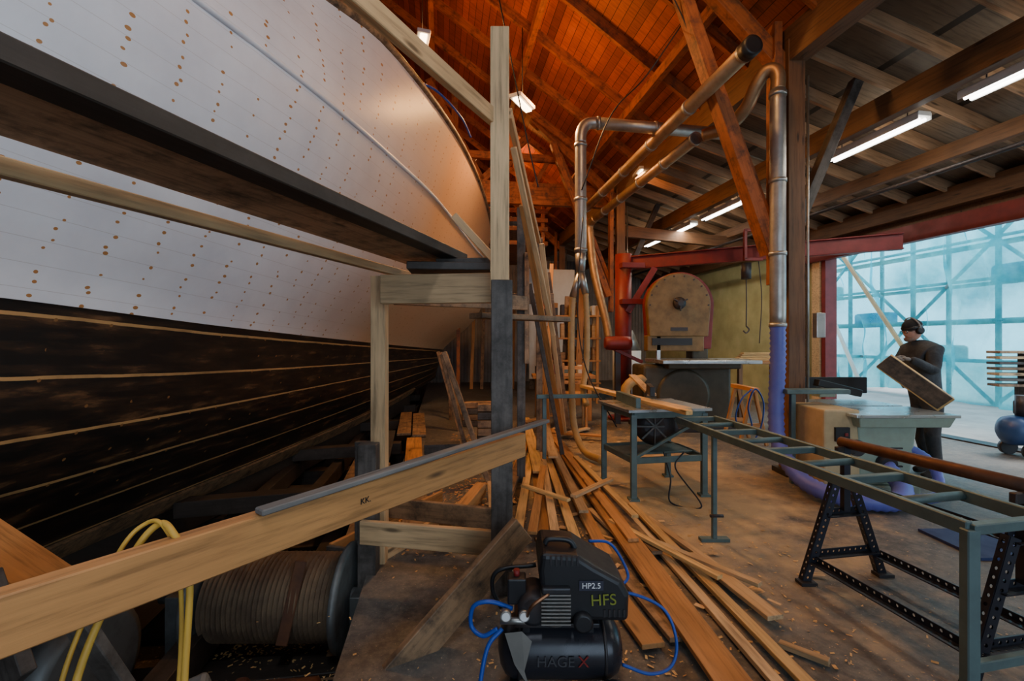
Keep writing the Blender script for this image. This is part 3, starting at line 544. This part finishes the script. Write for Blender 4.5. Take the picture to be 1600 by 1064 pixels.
beam('blade_guard',(1.42,4.6,1.03),(1.5,5.0,1.03),.05,.1,BLK,tb); cyl('guard_arm',(1.5,5.0,1.03),(1.5,5.15,.9),.015,D_M,tb)
beam('shelf',(1.1,4.75,.4),(1.88,4.9,.4),.35,.02,TEAL,tb); beam('diagonal',(1.18,4.42,.4),(1.92,4.55,.78),.03,.03,TEAL,tb)
sweep('power_cable',[(1.5,4.5,.45),(1.55,4.45,.2),(1.5,4.3,.02),(1.75,4.2,.02),(1.6,4.45,.3),(1.7,4.5,.45)],.008,BLK,tb,seg=6)
beam('workpiece_board',(.95,6.2,.93),(1.52,3.9,.93),.07,.04,W_BL); beam('workpiece_board',(1.0,6.3,.92),(1.62,4.2,.915),.1,.03,W_L); beam('workpiece_board',(1.9,7.2,1.0),(1.6,5.2,.93),.1,.03,W_L)
g=grp('infeed_support_stand'); beam('bar',(.3,5.6,.86),(1.25,5.7,.86),.05,.05,TEAL,g)
for i,x in enumerate((.4,1.15)): beam('leg_%d'%i,(x,5.62+.1*i,0),(x,5.62+.1*i,.85),.05,.05,TEAL,g)
# ---------------------------------------------------------------- roller conveyor
rc=grp('roller_conveyor')
A0,A1=Vector((1.50,4.15,.83)),Vector((1.75,1.74,.83)); B0,B1=Vector((1.87,4.2,.83)),Vector((2.14,1.82,.83))
for nm,p,q in(('rail_near',A0,A1),('rail_far',B0,B1)): beam(nm,p,q,.03,.055,TEAL,rc)
for i in range(9):
    t=i/8; p=A0.lerp(A1,t); q=B0.lerp(B1,t)
    if i%2==0: beam('crossbar_%d'%i,p,q,.04,.04,TEAL,rc)
    else: cyl('roller_%d'%i,p+Vector((.01,0,.0)),q-Vector((.01,0,.0)),.02,TEAL,rc)
def leg(t,nm):
    p=A0.lerp(A1,t); q=B0.lerp(B1,t); 
    for s,pp in(('a',p),('b',q)): beam(nm+'_post_'+s,(pp.x,pp.y,0),(pp.x,pp.y,.83),.05,.04,TEAL,rc)
    beam(nm+'_foot',(p.x-.05,p.y,.02),(q.x+.05,q.y,.02),.07,.035,TEAL,rc); beam(nm+'_stretcher',(p.x,p.y,.3),(q.x,q.y,.3),.03,.04,TEAL,rc)
leg(1,'leg_end')
m=A0.lerp(A1,.26); beam('leg_mid_post',(m.x,m.y,.02),(m.x,m.y,.82),.035,.035,TEAL,rc); box('leg_mid_foot',(m.x,m.y,.012),(.22,.06,.024),TEAL,rc); cyl('leg_mid_knob',(m.x-.04,m.y-.02,.2),(m.x+.06,m.y-.02,.2),.012,D_M,rc)
# ---------------------------------------------------------------- perforated steel trestle
k=NB('perforated_steel'); sp=k.n('ShaderNodeSeparateXYZ'); k.l(k.tc.outputs['Object'],sp.inputs[0])
fx=k.M('MULTIPLY',k.M('SUBTRACT',k.M('FRACT',k.M('DIVIDE',sp.outputs[0],.042)),.5),.042); mn=k.M('MAXIMUM',k.M('ABSOLUTE',sp.outputs[1]),k.M('ABSOLUTE',sp.outputs[2]))
hole=k.M('LESS_THAN',k.M('SQRT',k.M('ADD',k.M('MULTIPLY',fx,fx),k.M('MULTIPLY',mn,mn))),.0085)
k.base((.028,.03,.042),.4,.5); tb_=k.n('ShaderNodeBsdfTransparent'); mxs=k.n('ShaderNodeMixShader'); k.l(hole,mxs.inputs[0]); k.l(k.p.outputs[0],mxs.inputs[1]); k.l(tb_.outputs[0],mxs.inputs[2]); k.l(mxs.outputs[0],k.out.inputs[0]); PF=k.m
st=grp('steel_roller_trestle')
L0,L1=Vector((2.16,2.95,0)),Vector((2.32,2.06,0))
cyl('top_roller',L0+Vector((0,.04,.885)),L1+Vector((.06,-.12,.885)),.033,RUST,st)
ax=(L1-L0).normalized(); sd=Vector((ax.y,-ax.x,0))
if sd.x<0: sd=-sd
def strip(nm,p,q,w=.05,t_=.006): 
    p,q=Vector(p),Vector(q); mw,L=frame(p,q); n_=mw.to_3x3()@Vector((0,1,0)); n2_=mw.to_3x3()@Vector((0,0,1))
    beam(nm,p,q,w,t_,PF,st,bv=0); off=n_*(w/2)+n2_*(w*.4); beam(nm+'_flange',p+off,q+off,t_,w*.8,PF,st,bv=0)
for i,Lc in enumerate((L0,L1)):
    U_=Vector((0,0,1))
    beam('upright_%d'%i,Lc+U_*.45,Lc+U_*.86,.04,.04,PF,st,bv=0); beam('cradle_%d'%i,Lc-sd*.07+U_*.84,Lc+sd*.07+U_*.84,.03,.05,D_M,st)
    for s in(-1,1):
        strip('leg_%d_%d'%(i,s),Lc+sd*.05*s+U_*.66,Lc+sd*.29*s+U_*.01); box('pad_%d_%d'%(i,s),Lc+sd*.29*s+U_*.01,(.1,.07,.02),D_M,st)
    strip('tie_low_%d'%i,Lc-sd*.24+U_*.16,Lc+sd*.24+U_*.16); strip('tie_mid_%d'%i,Lc-sd*.14+U_*.42,Lc+sd*.14+U_*.42); strip('tie_top_%d'%i,Lc-sd*.06+U_*.64,Lc+sd*.06+U_*.64)
for s in(-1,1): strip('stretcher_%d'%s,L0+sd*.245*s+Vector((0,0,.13)),L1+sd*.245*s+Vector((0,0,.13)))
strip('stretcher_top',L0+Vector((0,0,.62)),L1+Vector((0,0,.62)))
# ---------------------------------------------------------------- planer / jointer
pj=grp('jointer_planer')
def tpr(name,x0,x1,y0,y1,z0,z1,ins,mat,bv=.02):
    vs=[(x0+ins,y0+ins,z0),(x1-ins,y0+ins,z0),(x1-ins,y1-ins,z0),(x0+ins,y1-ins,z0),(x0,y0,z1),(x1,y0,z1),(x1,y1,z1),(x0,y1,z1)]
    return bev(mk(name,vs,BF,mat,pj),bv)
tpr('body',3.42,4.02,4.5,5.45,.1,.76,.05,GRN); tpr('plinth',3.38,4.06,4.52,5.5,0,.1,0,GRN,.01); tpr('cabinet',3.1,3.46,4.52,5.1,.0,.86,.0,BEI)
tpr('apron',3.36,4.30,4.40,5.5,.70,.8,.03,GRN,.01); tpr('infeed_table',3.32,4.33,4.38,4.98,.80,.83,0,STL,.006); tpr('outfeed_table',3.32,4.33,5.04,5.6,.80,.83,0,STL,.006)
cyl('cutter_block',(3.4,5.01,.79),(4.3,5.01,.79),.03,D_M,pj); box('fence',(3.9,5.62,1.0),(.95,.04,.2),BLK,pj,bv=.01); box('fence_bracket',(3.9,5.7,.9),(.2,.16,.1),GRN,pj,bv=.01)
box('extension_table',(3.28,4.95,1.0),(.68,.18,.05),TEAL,pj,bv=.008); beam('extension_leg',(3.05,4.95,.0),(3.05,4.95,.98),.05,.05,TEAL,pj); box('guard',(3.65,5.1,1.02),(.5,.1,.08),BLK,pj,ry=.25,bv=.01)
cyl('handwheel',(3.37,4.46,.5),(3.37,4.43,.5),.08,D_M,pj); box('control_panel',(3.27,4.51,.62),(.14,.03,.14),BLK,pj); box('red_button',(3.30,4.495,.62),(.03,.02,.03),RED,pj)
for i in range(4): box('slot_%d'%i,(3.75,4.52,.3+i*.06),(.25,.02,.015),D_M,pj)
cyl('dust_port',(3.7,4.62,.35),(3.7,4.46,.32),.085,D_M,pj)
sweep('side_hose',[(3.95,4.6,.5),(4.1,4.45,.35),(4.05,4.3,.12),(3.9,4.2,.1),(3.7,4.15,.1)],.045,PUR,pj,step=.02,rib=.06)
box('floor_grate_mat',(3.75,3.45,.012),(.9,.5,.02),paint('mat_blue',(.02,.035,.12),.7))
# ---------------------------------------------------------------- worker
wk=grp('worker')
def skin(name,V_,E_,R_,mat,root=0,sub=2):
    me=bpy.data.meshes.new(name); me.from_pydata(V_,E_,[]); o=bpy.data.objects.new(name,me); C.objects.link(o); me.materials.append(mat)
    m=o.modifiers.new('s','SKIN'); m.use_smooth_shade=True
    sv=me.skin_vertices[0].data
    for i,r in enumerate(R_): sv[i].radius=r if isinstance(r,tuple) else (r,r)
    for i in range(len(V_)): sv[i].use_root=(i==root)
    s=o.modifiers.new('sub','SUBSURF'); s.levels=sub; s.render_levels=sub; o.parent=wk; return o
k=NB('work_clothes'); sp=k.n('ShaderNodeSeparateXYZ'); k.l(k.tc.outputs['Object'],sp.inputs[0]); n=k.noise(k.tc.outputs['Object'],9,5)
jac=k.ramp(n,[(.3,(.018,.022,.028)),(.7,(.055,.062,.07))]); pan=k.ramp(n,[(.3,(.02,.02,.022)),(.7,(.05,.045,.045))])
c0=k.mix(k.M('GREATER_THAN',sp.outputs[2],.88),pan,jac); c0=k.mix(k.M('LESS_THAN',sp.outputs[2],.11),c0,(.02,.012,.008)); k.bump(n,.6,.03); CL=k.base(c0,.85)
ox,oy=4.72,5.2
V_=[(ox,oy,.95),(ox-.01,oy,1.12),(ox-.04,oy,1.33),(ox-.07,oy,1.47),(ox-.10,oy,1.56),
 (ox-.05,oy-.17,1.44),(ox-.14,oy-.26,1.21),(ox-.34,oy-.30,1.31),(ox-.43,oy-.30,1.345),
 (ox-.05,oy+.17,1.44),(ox-.24,oy+.14,1.18),(ox-.38,oy-.10,1.13),(ox-.42,oy-.19,1.12),
 (ox+.01,oy-.1,.86),(ox-.03,oy-.12,.5),(ox+.02,oy-.13,.1),(ox-.07,oy-.13,.05),(ox-.16,oy-.13,.04),
 (ox+.03,oy+.1,.86),(ox+.05,oy+.12,.5),(ox+.16,oy+.13,.1),(ox+.08,oy+.13,.05),(ox-.02,oy+.13,.04)]
E_=[(0,1),(1,2),(2,3),(3,4),(3,5),(5,6),(6,7),(7,8),(3,9),(9,10),(10,11),(11,12),(0,13),(13,14),(14,15),(15,16),(16,17),(0,18),(18,19),(19,20),(20,21),(21,22)]
R_=[(.14,.17),(.135,.165),(.15,.19),(.10,.13),.06,.088,.065,.048,.042,.088,.065,.048,.042,.1,.075,.055,.05,.035,.1,.075,.055,.05,.035]
skin('body',V_,E_,R_,CL)
GLV=paint('glove_grey',(.22,.2,.18),.8)
def hand(nm,w,dirv,curl,side):
    w=Vector(w); d=Vector(dirv).normalized(); s=Vector(side).normalized(); c=Vector(curl).normalized()
    skin(nm+'_palm',[tuple(w),tuple(w+d*.045),tuple(w+d*.085)],[(0,1),(1,2)],[(.03,.026),(.042,.02),(.042,.018)],GLV)
    for i,(o_,L) in enumerate(((-.03,.07),(-.01,.08),(.01,.075),(.03,.06))):
        p=w+d*.08+s*o_; skin(nm+'_finger_%d'%i,[tuple(p),tuple(p+d*L*.5+c*.008),tuple(p+d*L*.7+c*L*.4),tuple(p+d*L*.55+c*L*.75)],[(0,1),(1,2),(2,3)],[.011,.010,.0095,.008],GLV,sub=1)
    p=w+d*.025-s*.03; skin(nm+'_thumb',[tuple(p),tuple(p-s*.03+d*.02+c*.01),tuple(p-s*.035+d*.05+c*.03)],[(0,1),(1,2)],[.014,.012,.010],GLV,sub=1)
hand('left_hand',(ox-.43,oy-.30,1.345),(-1,.1,.15),(0,.6,-.8),(0,-.8,-.6)); hand('right_hand',(ox-.42,oy-.19,1.12),(-.55,-.83,0),(.3,-.4,-.6),(.1,-.3,1))
hc=Vector((ox-.145,oy,1.665)); rot=Matrix.Rotation(-.28,4,'Y')
def H(x,y,z): return hc+(rot.to_3x3()@Vector((x,y,z)))
vs=[];fs=[];seg=28;rg=20
for i in range(rg+1):
    ph=math.pi*i/rg
    for q in range(seg):
        a=2*math.pi*q/seg; x=math.sin(ph)*math.cos(a)*.098; y=math.sin(ph)*math.sin(a)*.077; zz=math.cos(ph)*.118
        if zz<0: y*=1+zz*2.2; x=x*(1+zz*1.2)-(-zz)*.15*(1 if x<0 else .2)
        if x<-.06 and -.005<zz<.03: x+=.006
        if x<-.07 and abs(y)<.018 and -.035<zz<.005: x-=.022*(1-abs(y)/.018)*(1 if zz<-.01 else .6)
        if x<-.06 and abs(y)<.03 and -.068<zz<-.055: x-=.006
        vs.append((x,y,zz))
for i in range(rg):
    for q in range(seg): fs.append((i*seg+q,(i+1)*seg+q,(i+1)*seg+(q+1)%seg,i*seg+(q+1)%seg))
mk('head',vs,fs,SKIN,wk,smooth=True,mw=Matrix.Translation(hc)@rot)
ell('beanie',H(.008,0,.03),(.106,.088,.105),paint('beanie_black',(.012,.012,.014),.9),wk,rot=rot,cut=-.05)
lathe('beanie_cuff',H(.006,0,.018),H(.004,0,.055),[(0,.09),(.1,.098),(.9,.1),(1,.092)],BLK,wk)
for s in(-1,1):
    lathe('ear_muff_%d'%s,H(.01,s*.07,-.005),H(.01,s*.108,-.005),[(0,.036),(.2,.044),(.8,.042),(1,.028)],BLK,wk); ell('eye_%d'%s,H(-.086,s*.03,.008),(.011,.011,.011),WTX,wk,8,6); ell('pupil_%d'%s,H(-.095,s*.03,.008),(.004,.005,.005),BLK,wk,8,6)
    sweep('glasses_arm_%d'%s,[H(-.1,s*.05,.01),H(-.05,s*.075,.01),H(.0,s*.08,.01)],.003,BLK,wk,seg=6)
    sweep('glasses_rim_%d'%s,[H(-.104,s*(.03+.022*math.cos(a)),.006+.016*math.sin(a)) for a in [i*math.pi/4 for i in range(9)]],.0025,BLK,wk,seg=6)
sweep('ear_muff_band',[H(.01,-.1,0),H(.01,-.098,.07),H(.01,-.055,.13),H(.01,0,.146),H(.01,.055,.13),H(.01,.098,.07),H(.01,.1,0)],.008,paint('muff_band',(.25,.25,.25),.5),wk)
ell('mouth',H(-.108,0,-.062),(.006,.022,.005),paint('lips',(.35,.12,.1),.5),wk,10,6); ell('beard',H(-.07,0,-.085),(.045,.045,.032),paint('stubble',(.22,.13,.09),.9),wk,12,8)
g=grp('workpiece_slab'); beam('slab',(4.02,4.92,1.33),(4.50,4.72,.885),.06,.19,W_BL,g,roll=.35); beam('bark_face',(4.0,4.90,1.33),(4.47,4.70,.90),.03,.17,wood('bark',(.16,.11,.07),dirt=.6),g,roll=.35)
# ---------------------------------------------------------------- floor boards
fbg=[ (.60,7.6,.98,1.5,.17,.07,W_O),(1.10,4.2,1.33,1.6,.065,.04,W_BL),(1.0,4.4,1.20,1.7,.06,.02,W_L),
 (1.28,3.2,1.42,2.45,.10,.05,W_L),(1.16,3.9,1.40,2.9,.06,.03,W_L),(.72,3.0,.84,2.3,.09,.03,W_T),(.62,2.7,.70,2.25,.12,.03,W_O),
 (.35,7.2,.25,3.6,.12,.02,W_O),(.45,7.0,.48,3.3,.08,.045,W_BL),(.52,7.4,.66,3.2,.10,.03,W_O),(.30,6.6,.05,3.6,.08,.05,W_BL),(.4,6.2,.32,3.2,.07,.08,W_L),
 (.62,6.8,.88,3.3,.08,.10,W_O),(.7,6.5,1.02,3.2,.08,.05,W_T),(.2,6.8,-.1,3.8,.10,.03,W_O),(.36,5.2,.15,3.4,.07,.11,W_O),(.55,6.0,.60,3.8,.08,.12,W_L),
 (.1,5.6,-.15,3.5,.1,.06,W_T),(.78,5.6,1.0,3.7,.06,.12,W_BL),(.25,8.5,.3,5,.14,.1,W_BL),(.6,9,.5,5.5,.12,.14,W_L),(1.3,7.8,.4,6.8,.1,.05,W_L),(1.4,7.0,.5,7.3,.12,.08,W_O),(.9,8.5,.2,7.5,.15,.2,W_T),(-.2,4.6,-.1,3.2,.1,.12,W_L),(.7,4.1,.95,3.0,.05,.03,W_L),(.2,3.5,.32,2.9,.06,.03,W_T),
 (.8,3.7,1.28,2.8,.05,.09,W_BL),(1.05,3.35,1.5,2.75,.05,.07,W_L),(.42,3.3,.66,2.9,.07,.03,W_L),(1.0,4.6,.55,4.1,.06,.15,W_L),(.1,4.4,.5,4.0,.05,.15,W_BL),(1.35,2.3,1.5,2.15,.04,.02,W_L)]
for (x1,y1,x2,y2,w,zz,m_) in fbg: beam('lumber_board',(x1,y1,zz),(x2,y2,zz*.9+.012),w,.026,m_,bv=.002)
def chips(name,N,fn,mat,smin,smax):
    vs=[];fs=[]
    for i in range(N):
        x,y,z=fn(); a=random.random()*6.28; l=random.uniform(smin,smax); w=l*random.uniform(.2,.6); t=random.uniform(-.3,.3)
        u=Vector((math.cos(a),math.sin(a),t*.5))*l; v=Vector((-math.sin(a),math.cos(a),t))*w; p=Vector((x,y,z+l*.2+.003)); n=len(vs)
        vs+=[p-u-v,p+u-v,p+u+v,p-u+v]; fs.append((n,n+1,n+2,n+3))
    mk(name,vs,fs,mat)
chips('wood_chips',3000,lambda:(random.gauss(.8,.75),random.uniform(1.9,8.5),0),W_BL,.004,.016)
chips('wood_offcuts',160,lambda:(max(-.3,random.gauss(.7,.55)),random.uniform(2.5,8),.01),W_L,.02,.06)
chips('sawdust_flakes',1800,lambda:(random.uniform(-1.9,-.9),random.uniform(2.1,3.9),-.48+random.random()*.02),W_BL,.004,.014)
chips('walkway_shavings',2200,lambda:(random.uniform(-.95,.0)-.0,random.uniform(3.2,7.5),.03),W_O,.004,.018)
chips('floor_shavings',1800,lambda:(random.uniform(1,5),random.uniform(2.0,8.0),0),W_L,.003,.010)
# ---------------------------------------------------------------- far clutter
sf=grp('storage_shelf')
for i,x in enumerate((.75,1.45,2.1)):
    for j,y in enumerate((11.2,11.7)): beam('post_%d_%d'%(i,j),(x,y,0),(x,y,2.4),.07,.07,W_O,sf)
for i,zz in enumerate((.5,1.05,1.6,2.15)):
    box('shelf_%d'%i,(1.43,11.45,zz),(1.5,.6,.04),W_O,sf)
    for j in range(7):
        h=random.uniform(.1,.35); box('stock_%d_%d'%(i,j),(.85+j*.2,11.35,zz+.02+h/2),(random.uniform(.08,.17),.3,h),random.choice([W_L,W_T,D_M,TEAL,RED,WHT]),sf,bv=.005)
wb=grp('workbench'); box('top',(1.0,9.0,.85),(1.2,.6,.06),W_O,wb)
for i,(x,y) in enumerate(((.5,8.8),(1.5,8.8),(.5,9.2),(1.5,9.2))): beam('leg_%d'%i,(x,y,0),(x,y,.82),.07,.07,W_O,wb)
beam('tool_a',(.6,9,.92),(1.1,9.1,.92),.1,.1,W_L,wb)
for i in range(4): box('tool_box_%d'%i,(.55+i*.28,9.05,.97),(.18,.2,.14+.05*(i%2)),[D_M,RED,TEAL,WHT][i],wb,bv=.01)
ch=grp('wooden_chair'); box('seat',(1.1,8.0,.62),(.4,.4,.04),W_O,ch)
for i,(x,y) in enumerate(((.92,7.82),(1.28,7.82),(.92,8.18),(1.28,8.18))): beam('leg_%d'%i,(x,y,0),(x,y,.62 if i<2 else 1.15),.04,.04,W_O,ch)
for i in range(3): beam('slat_%d'%i,(.92,8.18,.8+i*.13),(1.28,8.18,.8+i*.13),.02,.06,W_O,ch)
slab('white_tarpaulin',2.6,4.0,13.4,13.45,.4,3.7,WHT)
for i in range(6):
    y=10.5+i*.9; beam('wall_lumber' ,b(3.2-.1*i,y,0),b(3.35-.1*i,y+.1,2.8-.1*i),.14,.05,random.choice([W_O,W_T,W_B]))
for i in range(7): beam('wall_lumber' ,(-1.3+i*.33,14.5,0),(-1.25+i*.33,15,2.6+.3*(i%3)),.1,.05,random.choice([W_O,W_T,W_D]))
g=grp('dust_collector'); cyl('drum',(2.9,11.5,.0),(2.9,11.5,1.3),.35,WHT,g); cyl('cone',(2.9,11.5,1.3),(2.9,11.5,1.8),.35,G_M,g,r2=.15); cyl('stack',(2.9,11.5,1.8),(2.9,11.5,3.4),.12,G_M,g)
for p in ([(2.1,5.2,5.4),(1.6,5.4,4.7),(1.25,5.8,4.4),(.95,6.2,3.6)],[(1.5,5,5.8),(1.9,5.1,5.2),(2.3,5.2,4.3)],[(-.2,5.0,5.6),(.15,5.1,3.9),(.3,5.2,3.3)],[(.95,6.1,3.2),(.85,5.9,2.0),(.9,5.5,1.2),(1.15,5.0,.6)]): sweep('hanging_cable',p,.008,BLK,seg=6)
sweep('blue_hose_deck',[(-1.2,5.6,4.75),(-.95,5.8,4.72),(-.7,6.2,4.6),(-.6,6.6,4.5)],.015,BLU)
# ---------------------------------------------------------------- lamps
TUBE=emis('tube_white',(1.0,.97,.9),11.0); WARM=emis('lamp_warm',(1,.75,.45),14)
def arealight(loc,sx,sy,power,col,rot=(0,0,0)):
    l=bpy.data.lights.new('lamp_light','AREA'); l.shape='RECTANGLE'; l.size=sx; l.size_y=sy; l.energy=power; l.color=col
    o=bpy.data.objects.new('lamp_light',l); C.objects.link(o); o.location=loc; o.rotation_euler=rot; return o
for (y0,y1) in((2.75,4.05),(4.45,5.75),(7.6,8.95),(9.3,10.55),(10.75,11.7),(-.5,.8)):
    g=grp('fluorescent_light'); x=5.5; zz=4.12
    beam('housing',b(x,y0,zz+.05),b(x,y1,zz+.05),.17,.05,WHT,g); beam('reflector_a',b(x-.09,y0,zz+.02),b(x-.09,y1,zz+.02),.012,.08,WHT,g); beam('reflector_b',b(x+.09,y0,zz+.02),b(x+.09,y1,zz+.02),.012,.08,WHT,g)
    for i,dx in enumerate((-.04,.04)): cyl('tube_%d'%i,b(x+dx,y0+.03,zz-.01),b(x+dx,y1-.03,zz-.01),.02,TUBE,g,seg=10)
    cyl('hanger',b(x,y0+.2,zz+.06),b(x,y0+.2,zz+.5),.008,D_M,g,seg=6); cyl('hanger_b',b(x,y1-.2,zz+.06),b(x,y1-.2,zz+.5),.008,D_M,g,seg=6)
    c=b(x,(y0+y1)/2,zz-.03); a=arealight(c,.12,y1-y0,18,(1,.93,.8),(0,0,TH)); a.parent=g
    l=bpy.data.lights.new('tube_spill','POINT'); l.energy=9; l.color=(1,.88,.7); l.shadow_soft_size=.15; o=bpy.data.objects.new('tube_spill',l); C.objects.link(o); o.location=b(x+.3,(y0+y1)/2,zz+.02); o.parent=g
# added unseen strip light, tilted to put cool hot spots on near planking
g=grp('staging_fill_light'); lx,ly,lz,rzz=-.1,-.1,4.4,.28; dxx,dyy=-math.sin(rzz)*.6,math.cos(rzz)*.6
beam('housing',(lx-dxx,ly-dyy,lz+.05),(lx+dxx,ly+dyy,lz+.05),.16,.05,WHT,g); cyl('tube',(lx-dxx,ly-dyy,lz),(lx+dxx,ly+dyy,lz),.02,TUBE,g,seg=10); cyl('cord',(lx,ly,lz+.07),(lx,ly,7.5),.008,BLK,g,seg=6)
a=arealight((lx-.05,ly,lz-.03),.2,1.2,75,(.80,.89,1.0),(0,.95,0)); a.parent=g
for loc,rzz,pw in(((-1.38,7.0,6.1),.3,200),((.16,7.0,5.16),-.5,200),((-.3,11.8,6.0),0,130),((1.2,3.2,5.7),0,85),((2.6,9.2,4.9),0,85)):  # first two are the hall's lamps; the last three are added for warmth
    g=grp('hanging_work_lamp'); x,y,zz=loc
    box('housing',(x,y,zz+.06),(.2,.5,.06),WHT,g,rz=rzz,bv=.01); box('tube',(x,y,zz+.015),(.1,.44,.03),WARM,g,rz=rzz); cyl('cord',(x,y,zz+.09),(x,y,zz+1.2),.008,BLK,g,seg=6)
    a=arealight((x,y,zz-.02),.15,.45,pw*.5,(1,.50,.16),(0,0,rzz)); a.parent=g
    l=bpy.data.lights.new('uplight','POINT'); l.energy=pw*.29; l.color=(1,.38,.09); l.shadow_soft_size=.12; o=bpy.data.objects.new('uplight',l); C.objects.link(o); o.location=(x+.25,y,zz+.1); o.parent=g
def portal(c,sx,sy,nrm):
    o=arealight(c,sx,sy,1,(1,1,1)); o.data.cycles.is_portal=True; o.name='daylight_portal'
    o.rotation_euler=Vector(nrm).to_track_quat('-Z','Y').to_euler(); return o
portal(b(8.05,4.8,1.6),7,3.2,b(-1,0,0)); portal(b(2.7,Y0,2.5),7.8,5,b(0,1,0))
# ---------------------------------------------------------------- yard
k=NB('debris_net_cyan'); n=k.noise(k.tc.outputs['Object'],2.5,6,.6); n2=k.noise(k.tc.outputs['Object'],.7,4)
k.base(k.ramp(n,[(.3,(.01,.36,.44)),(.7,(.12,.66,.72))]),.7); tl=k.n('ShaderNodeBsdfTranslucent'); k.l(k.ramp(n,[(.3,(.01,.50,.60)),(.7,(.22,.84,.92))]),tl.inputs[0]); tp=k.n('ShaderNodeBsdfTransparent'); tp.inputs[0].default_value=(.42,.92,1,1)
m1=k.n('ShaderNodeMixShader'); m1.inputs[0].default_value=.65; k.l(k.p.outputs[0],m1.inputs[1]); k.l(tl.outputs[0],m1.inputs[2])
m2=k.n('ShaderNodeMixShader'); k.l(k.ramp(n2,[(.38,.15),(.62,.62)]),m2.inputs[0]); k.l(m1.outputs[0],m2.inputs[1]); k.l(tp.outputs[0],m2.inputs[2]); k.l(m2.outputs[0],k.out.inputs[0]); NET=k.m
vs=[];fs=[];nx,nz=130,36
for i in range(nx+1):
    for j in range(nz+1):
        y=3+i*15/nx; zz=j/nz; top=6.3 if y<11.5 else 4.4
        vs.append(b(12.6+.14*math.sin(y*3.1+zz*3)+.11*math.sin(y*7.3-zz*5)+.25*math.sin(zz*5)+.08*math.sin(y*13+zz*9)+.06*math.sin(y*5-zz*23),y,.1+zz*top+.12*math.sin(y*1.3)))
for i in range(nx):
    for j in range(nz): fs.append((i*(nz+1)+j,(i+1)*(nz+1)+j,(i+1)*(nz+1)+j+1,i*(nz+1)+j+1))
mk('debris_netting',vs,fs,NET,smooth=True)
SC=paint('scaffold_alu',(.25,.31,.33),.4,.3); sc=grp('yard_scaffolding')
for i in range(8):
    y=3+i*2
    for j,x in enumerate((13.2,14.4)): cyl('standard_%d_%d'%(i,j),b(x,y,0),b(x,y,6.3),.06,SC,sc,seg=10)
    if i<7:
        for lv in range(3): cyl('diagonal_%d_%d'%(i,lv),b(13.1,y+(0 if (i+lv)%2 else 2),lv*2),b(13.1,y+(2 if (i+lv)%2 else 0),2+2*lv),.045,SC,sc,seg=8)
for j,zz in enumerate((1.0,2.0,3.0,4.0,5.0)):
    beam('deck_%d'%j,b(13.8,3,zz),b(13.8,17,zz),.5,.05,W_T,sc,bv=0); cyl('ledger_%d'%j,b(13.15,3,zz+.05),b(13.15,17,zz+.05),.04,SC,sc,seg=8)
BLT=paint('blue_tarp_bundle',(.03,.25,.5),.6)
for j in range(6):
    y=5+j*1.9; zz=1.2+1.0*(j%3); box('stored_bundle_%d'%j,b(13.7,y,zz),(.5,1.2,.45),[BLT,WHT][j%2],sc,bv=.08)
for i in range(3): beam('brace_timber_%d'%i,b(12.1,9.5+i*2.0,.1),b(12.1,12.5+i*1.2,4.6),.06,.10,[W_L,WHT,W_L][i%3],sc)
g=grp('yard_lumber_rack')
for i in range(7): beam('board_%d'%i,(7.5,7.1,.86+i*.085),(9.6,6.7+.05*i,.86+i*.085),.22,.04,[W_T,W_D,W_L][i%3],g)
for i,x in enumerate((7.9,9.2)): beam('post_%d'%i,(x,7.0,0),(x,7.0,.84),.08,.25,W_D,g)
for i in range(6):
    for x in (7.9,9.2): beam('sticker_%d_%d'%(i,int(x)),(x,6.85,.90+i*.085),(x,7.1,.90+i*.085),.04,.045,W_D,g)
g=grp('blue_air_compressor')
lathe('tank',(6.55,6.1,.35),(7.4,6.0,.35),[(0,.02),(.03,.12),(.1,.19),(.2,.2),(.8,.2),(.9,.19),(.97,.12),(1,.02)],TRQ,g); cyl('wheel',(6.75,5.88,.1),(6.76,5.94,.1),.1,BLK,g); cyl('wheel_b',(6.78,6.2,.1),(6.79,6.26,.1),.1,BLK,g); box('foot',(7.25,6.0,.08),(.06,.25,.16),TRQ,g); box('motor',(7.0,6.05,.65),(.45,.25,.2),D_M,g,bv=.03); cyl('pump',(6.8,6.05,.55),(6.8,6.05,.82),.08,D_M,g)
# ---------------------------------------------------------------- world, sun, camera
w=bpy.data.worlds.new('world'); bpy.context.scene.world=w; w.use_nodes=True; bg=w.node_tree.nodes['Background']; bg.inputs[0].default_value=(.64,.81,1,1); bg.inputs[1].default_value=3.3
sl_=bpy.data.lights.new('sun','SUN'); sl_.energy=4; sl_.angle=.5; so=bpy.data.objects.new('sun',sl_); C.objects.link(so); so.rotation_euler=(-(b(math.cos(1.05),.0,math.sin(1.05)))).to_track_quat('-Z','Y').to_euler()
cam=bpy.data.cameras.new('camera'); co=bpy.data.objects.new('camera',cam); C.objects.link(co); co.location=(0,0,1.55); co.rotation_euler=(math.pi/2,0,0); cam.lens=16; cam.sensor_width=36; cam.clip_start=.05; cam.clip_end=200
bpy.context.scene.camera=co
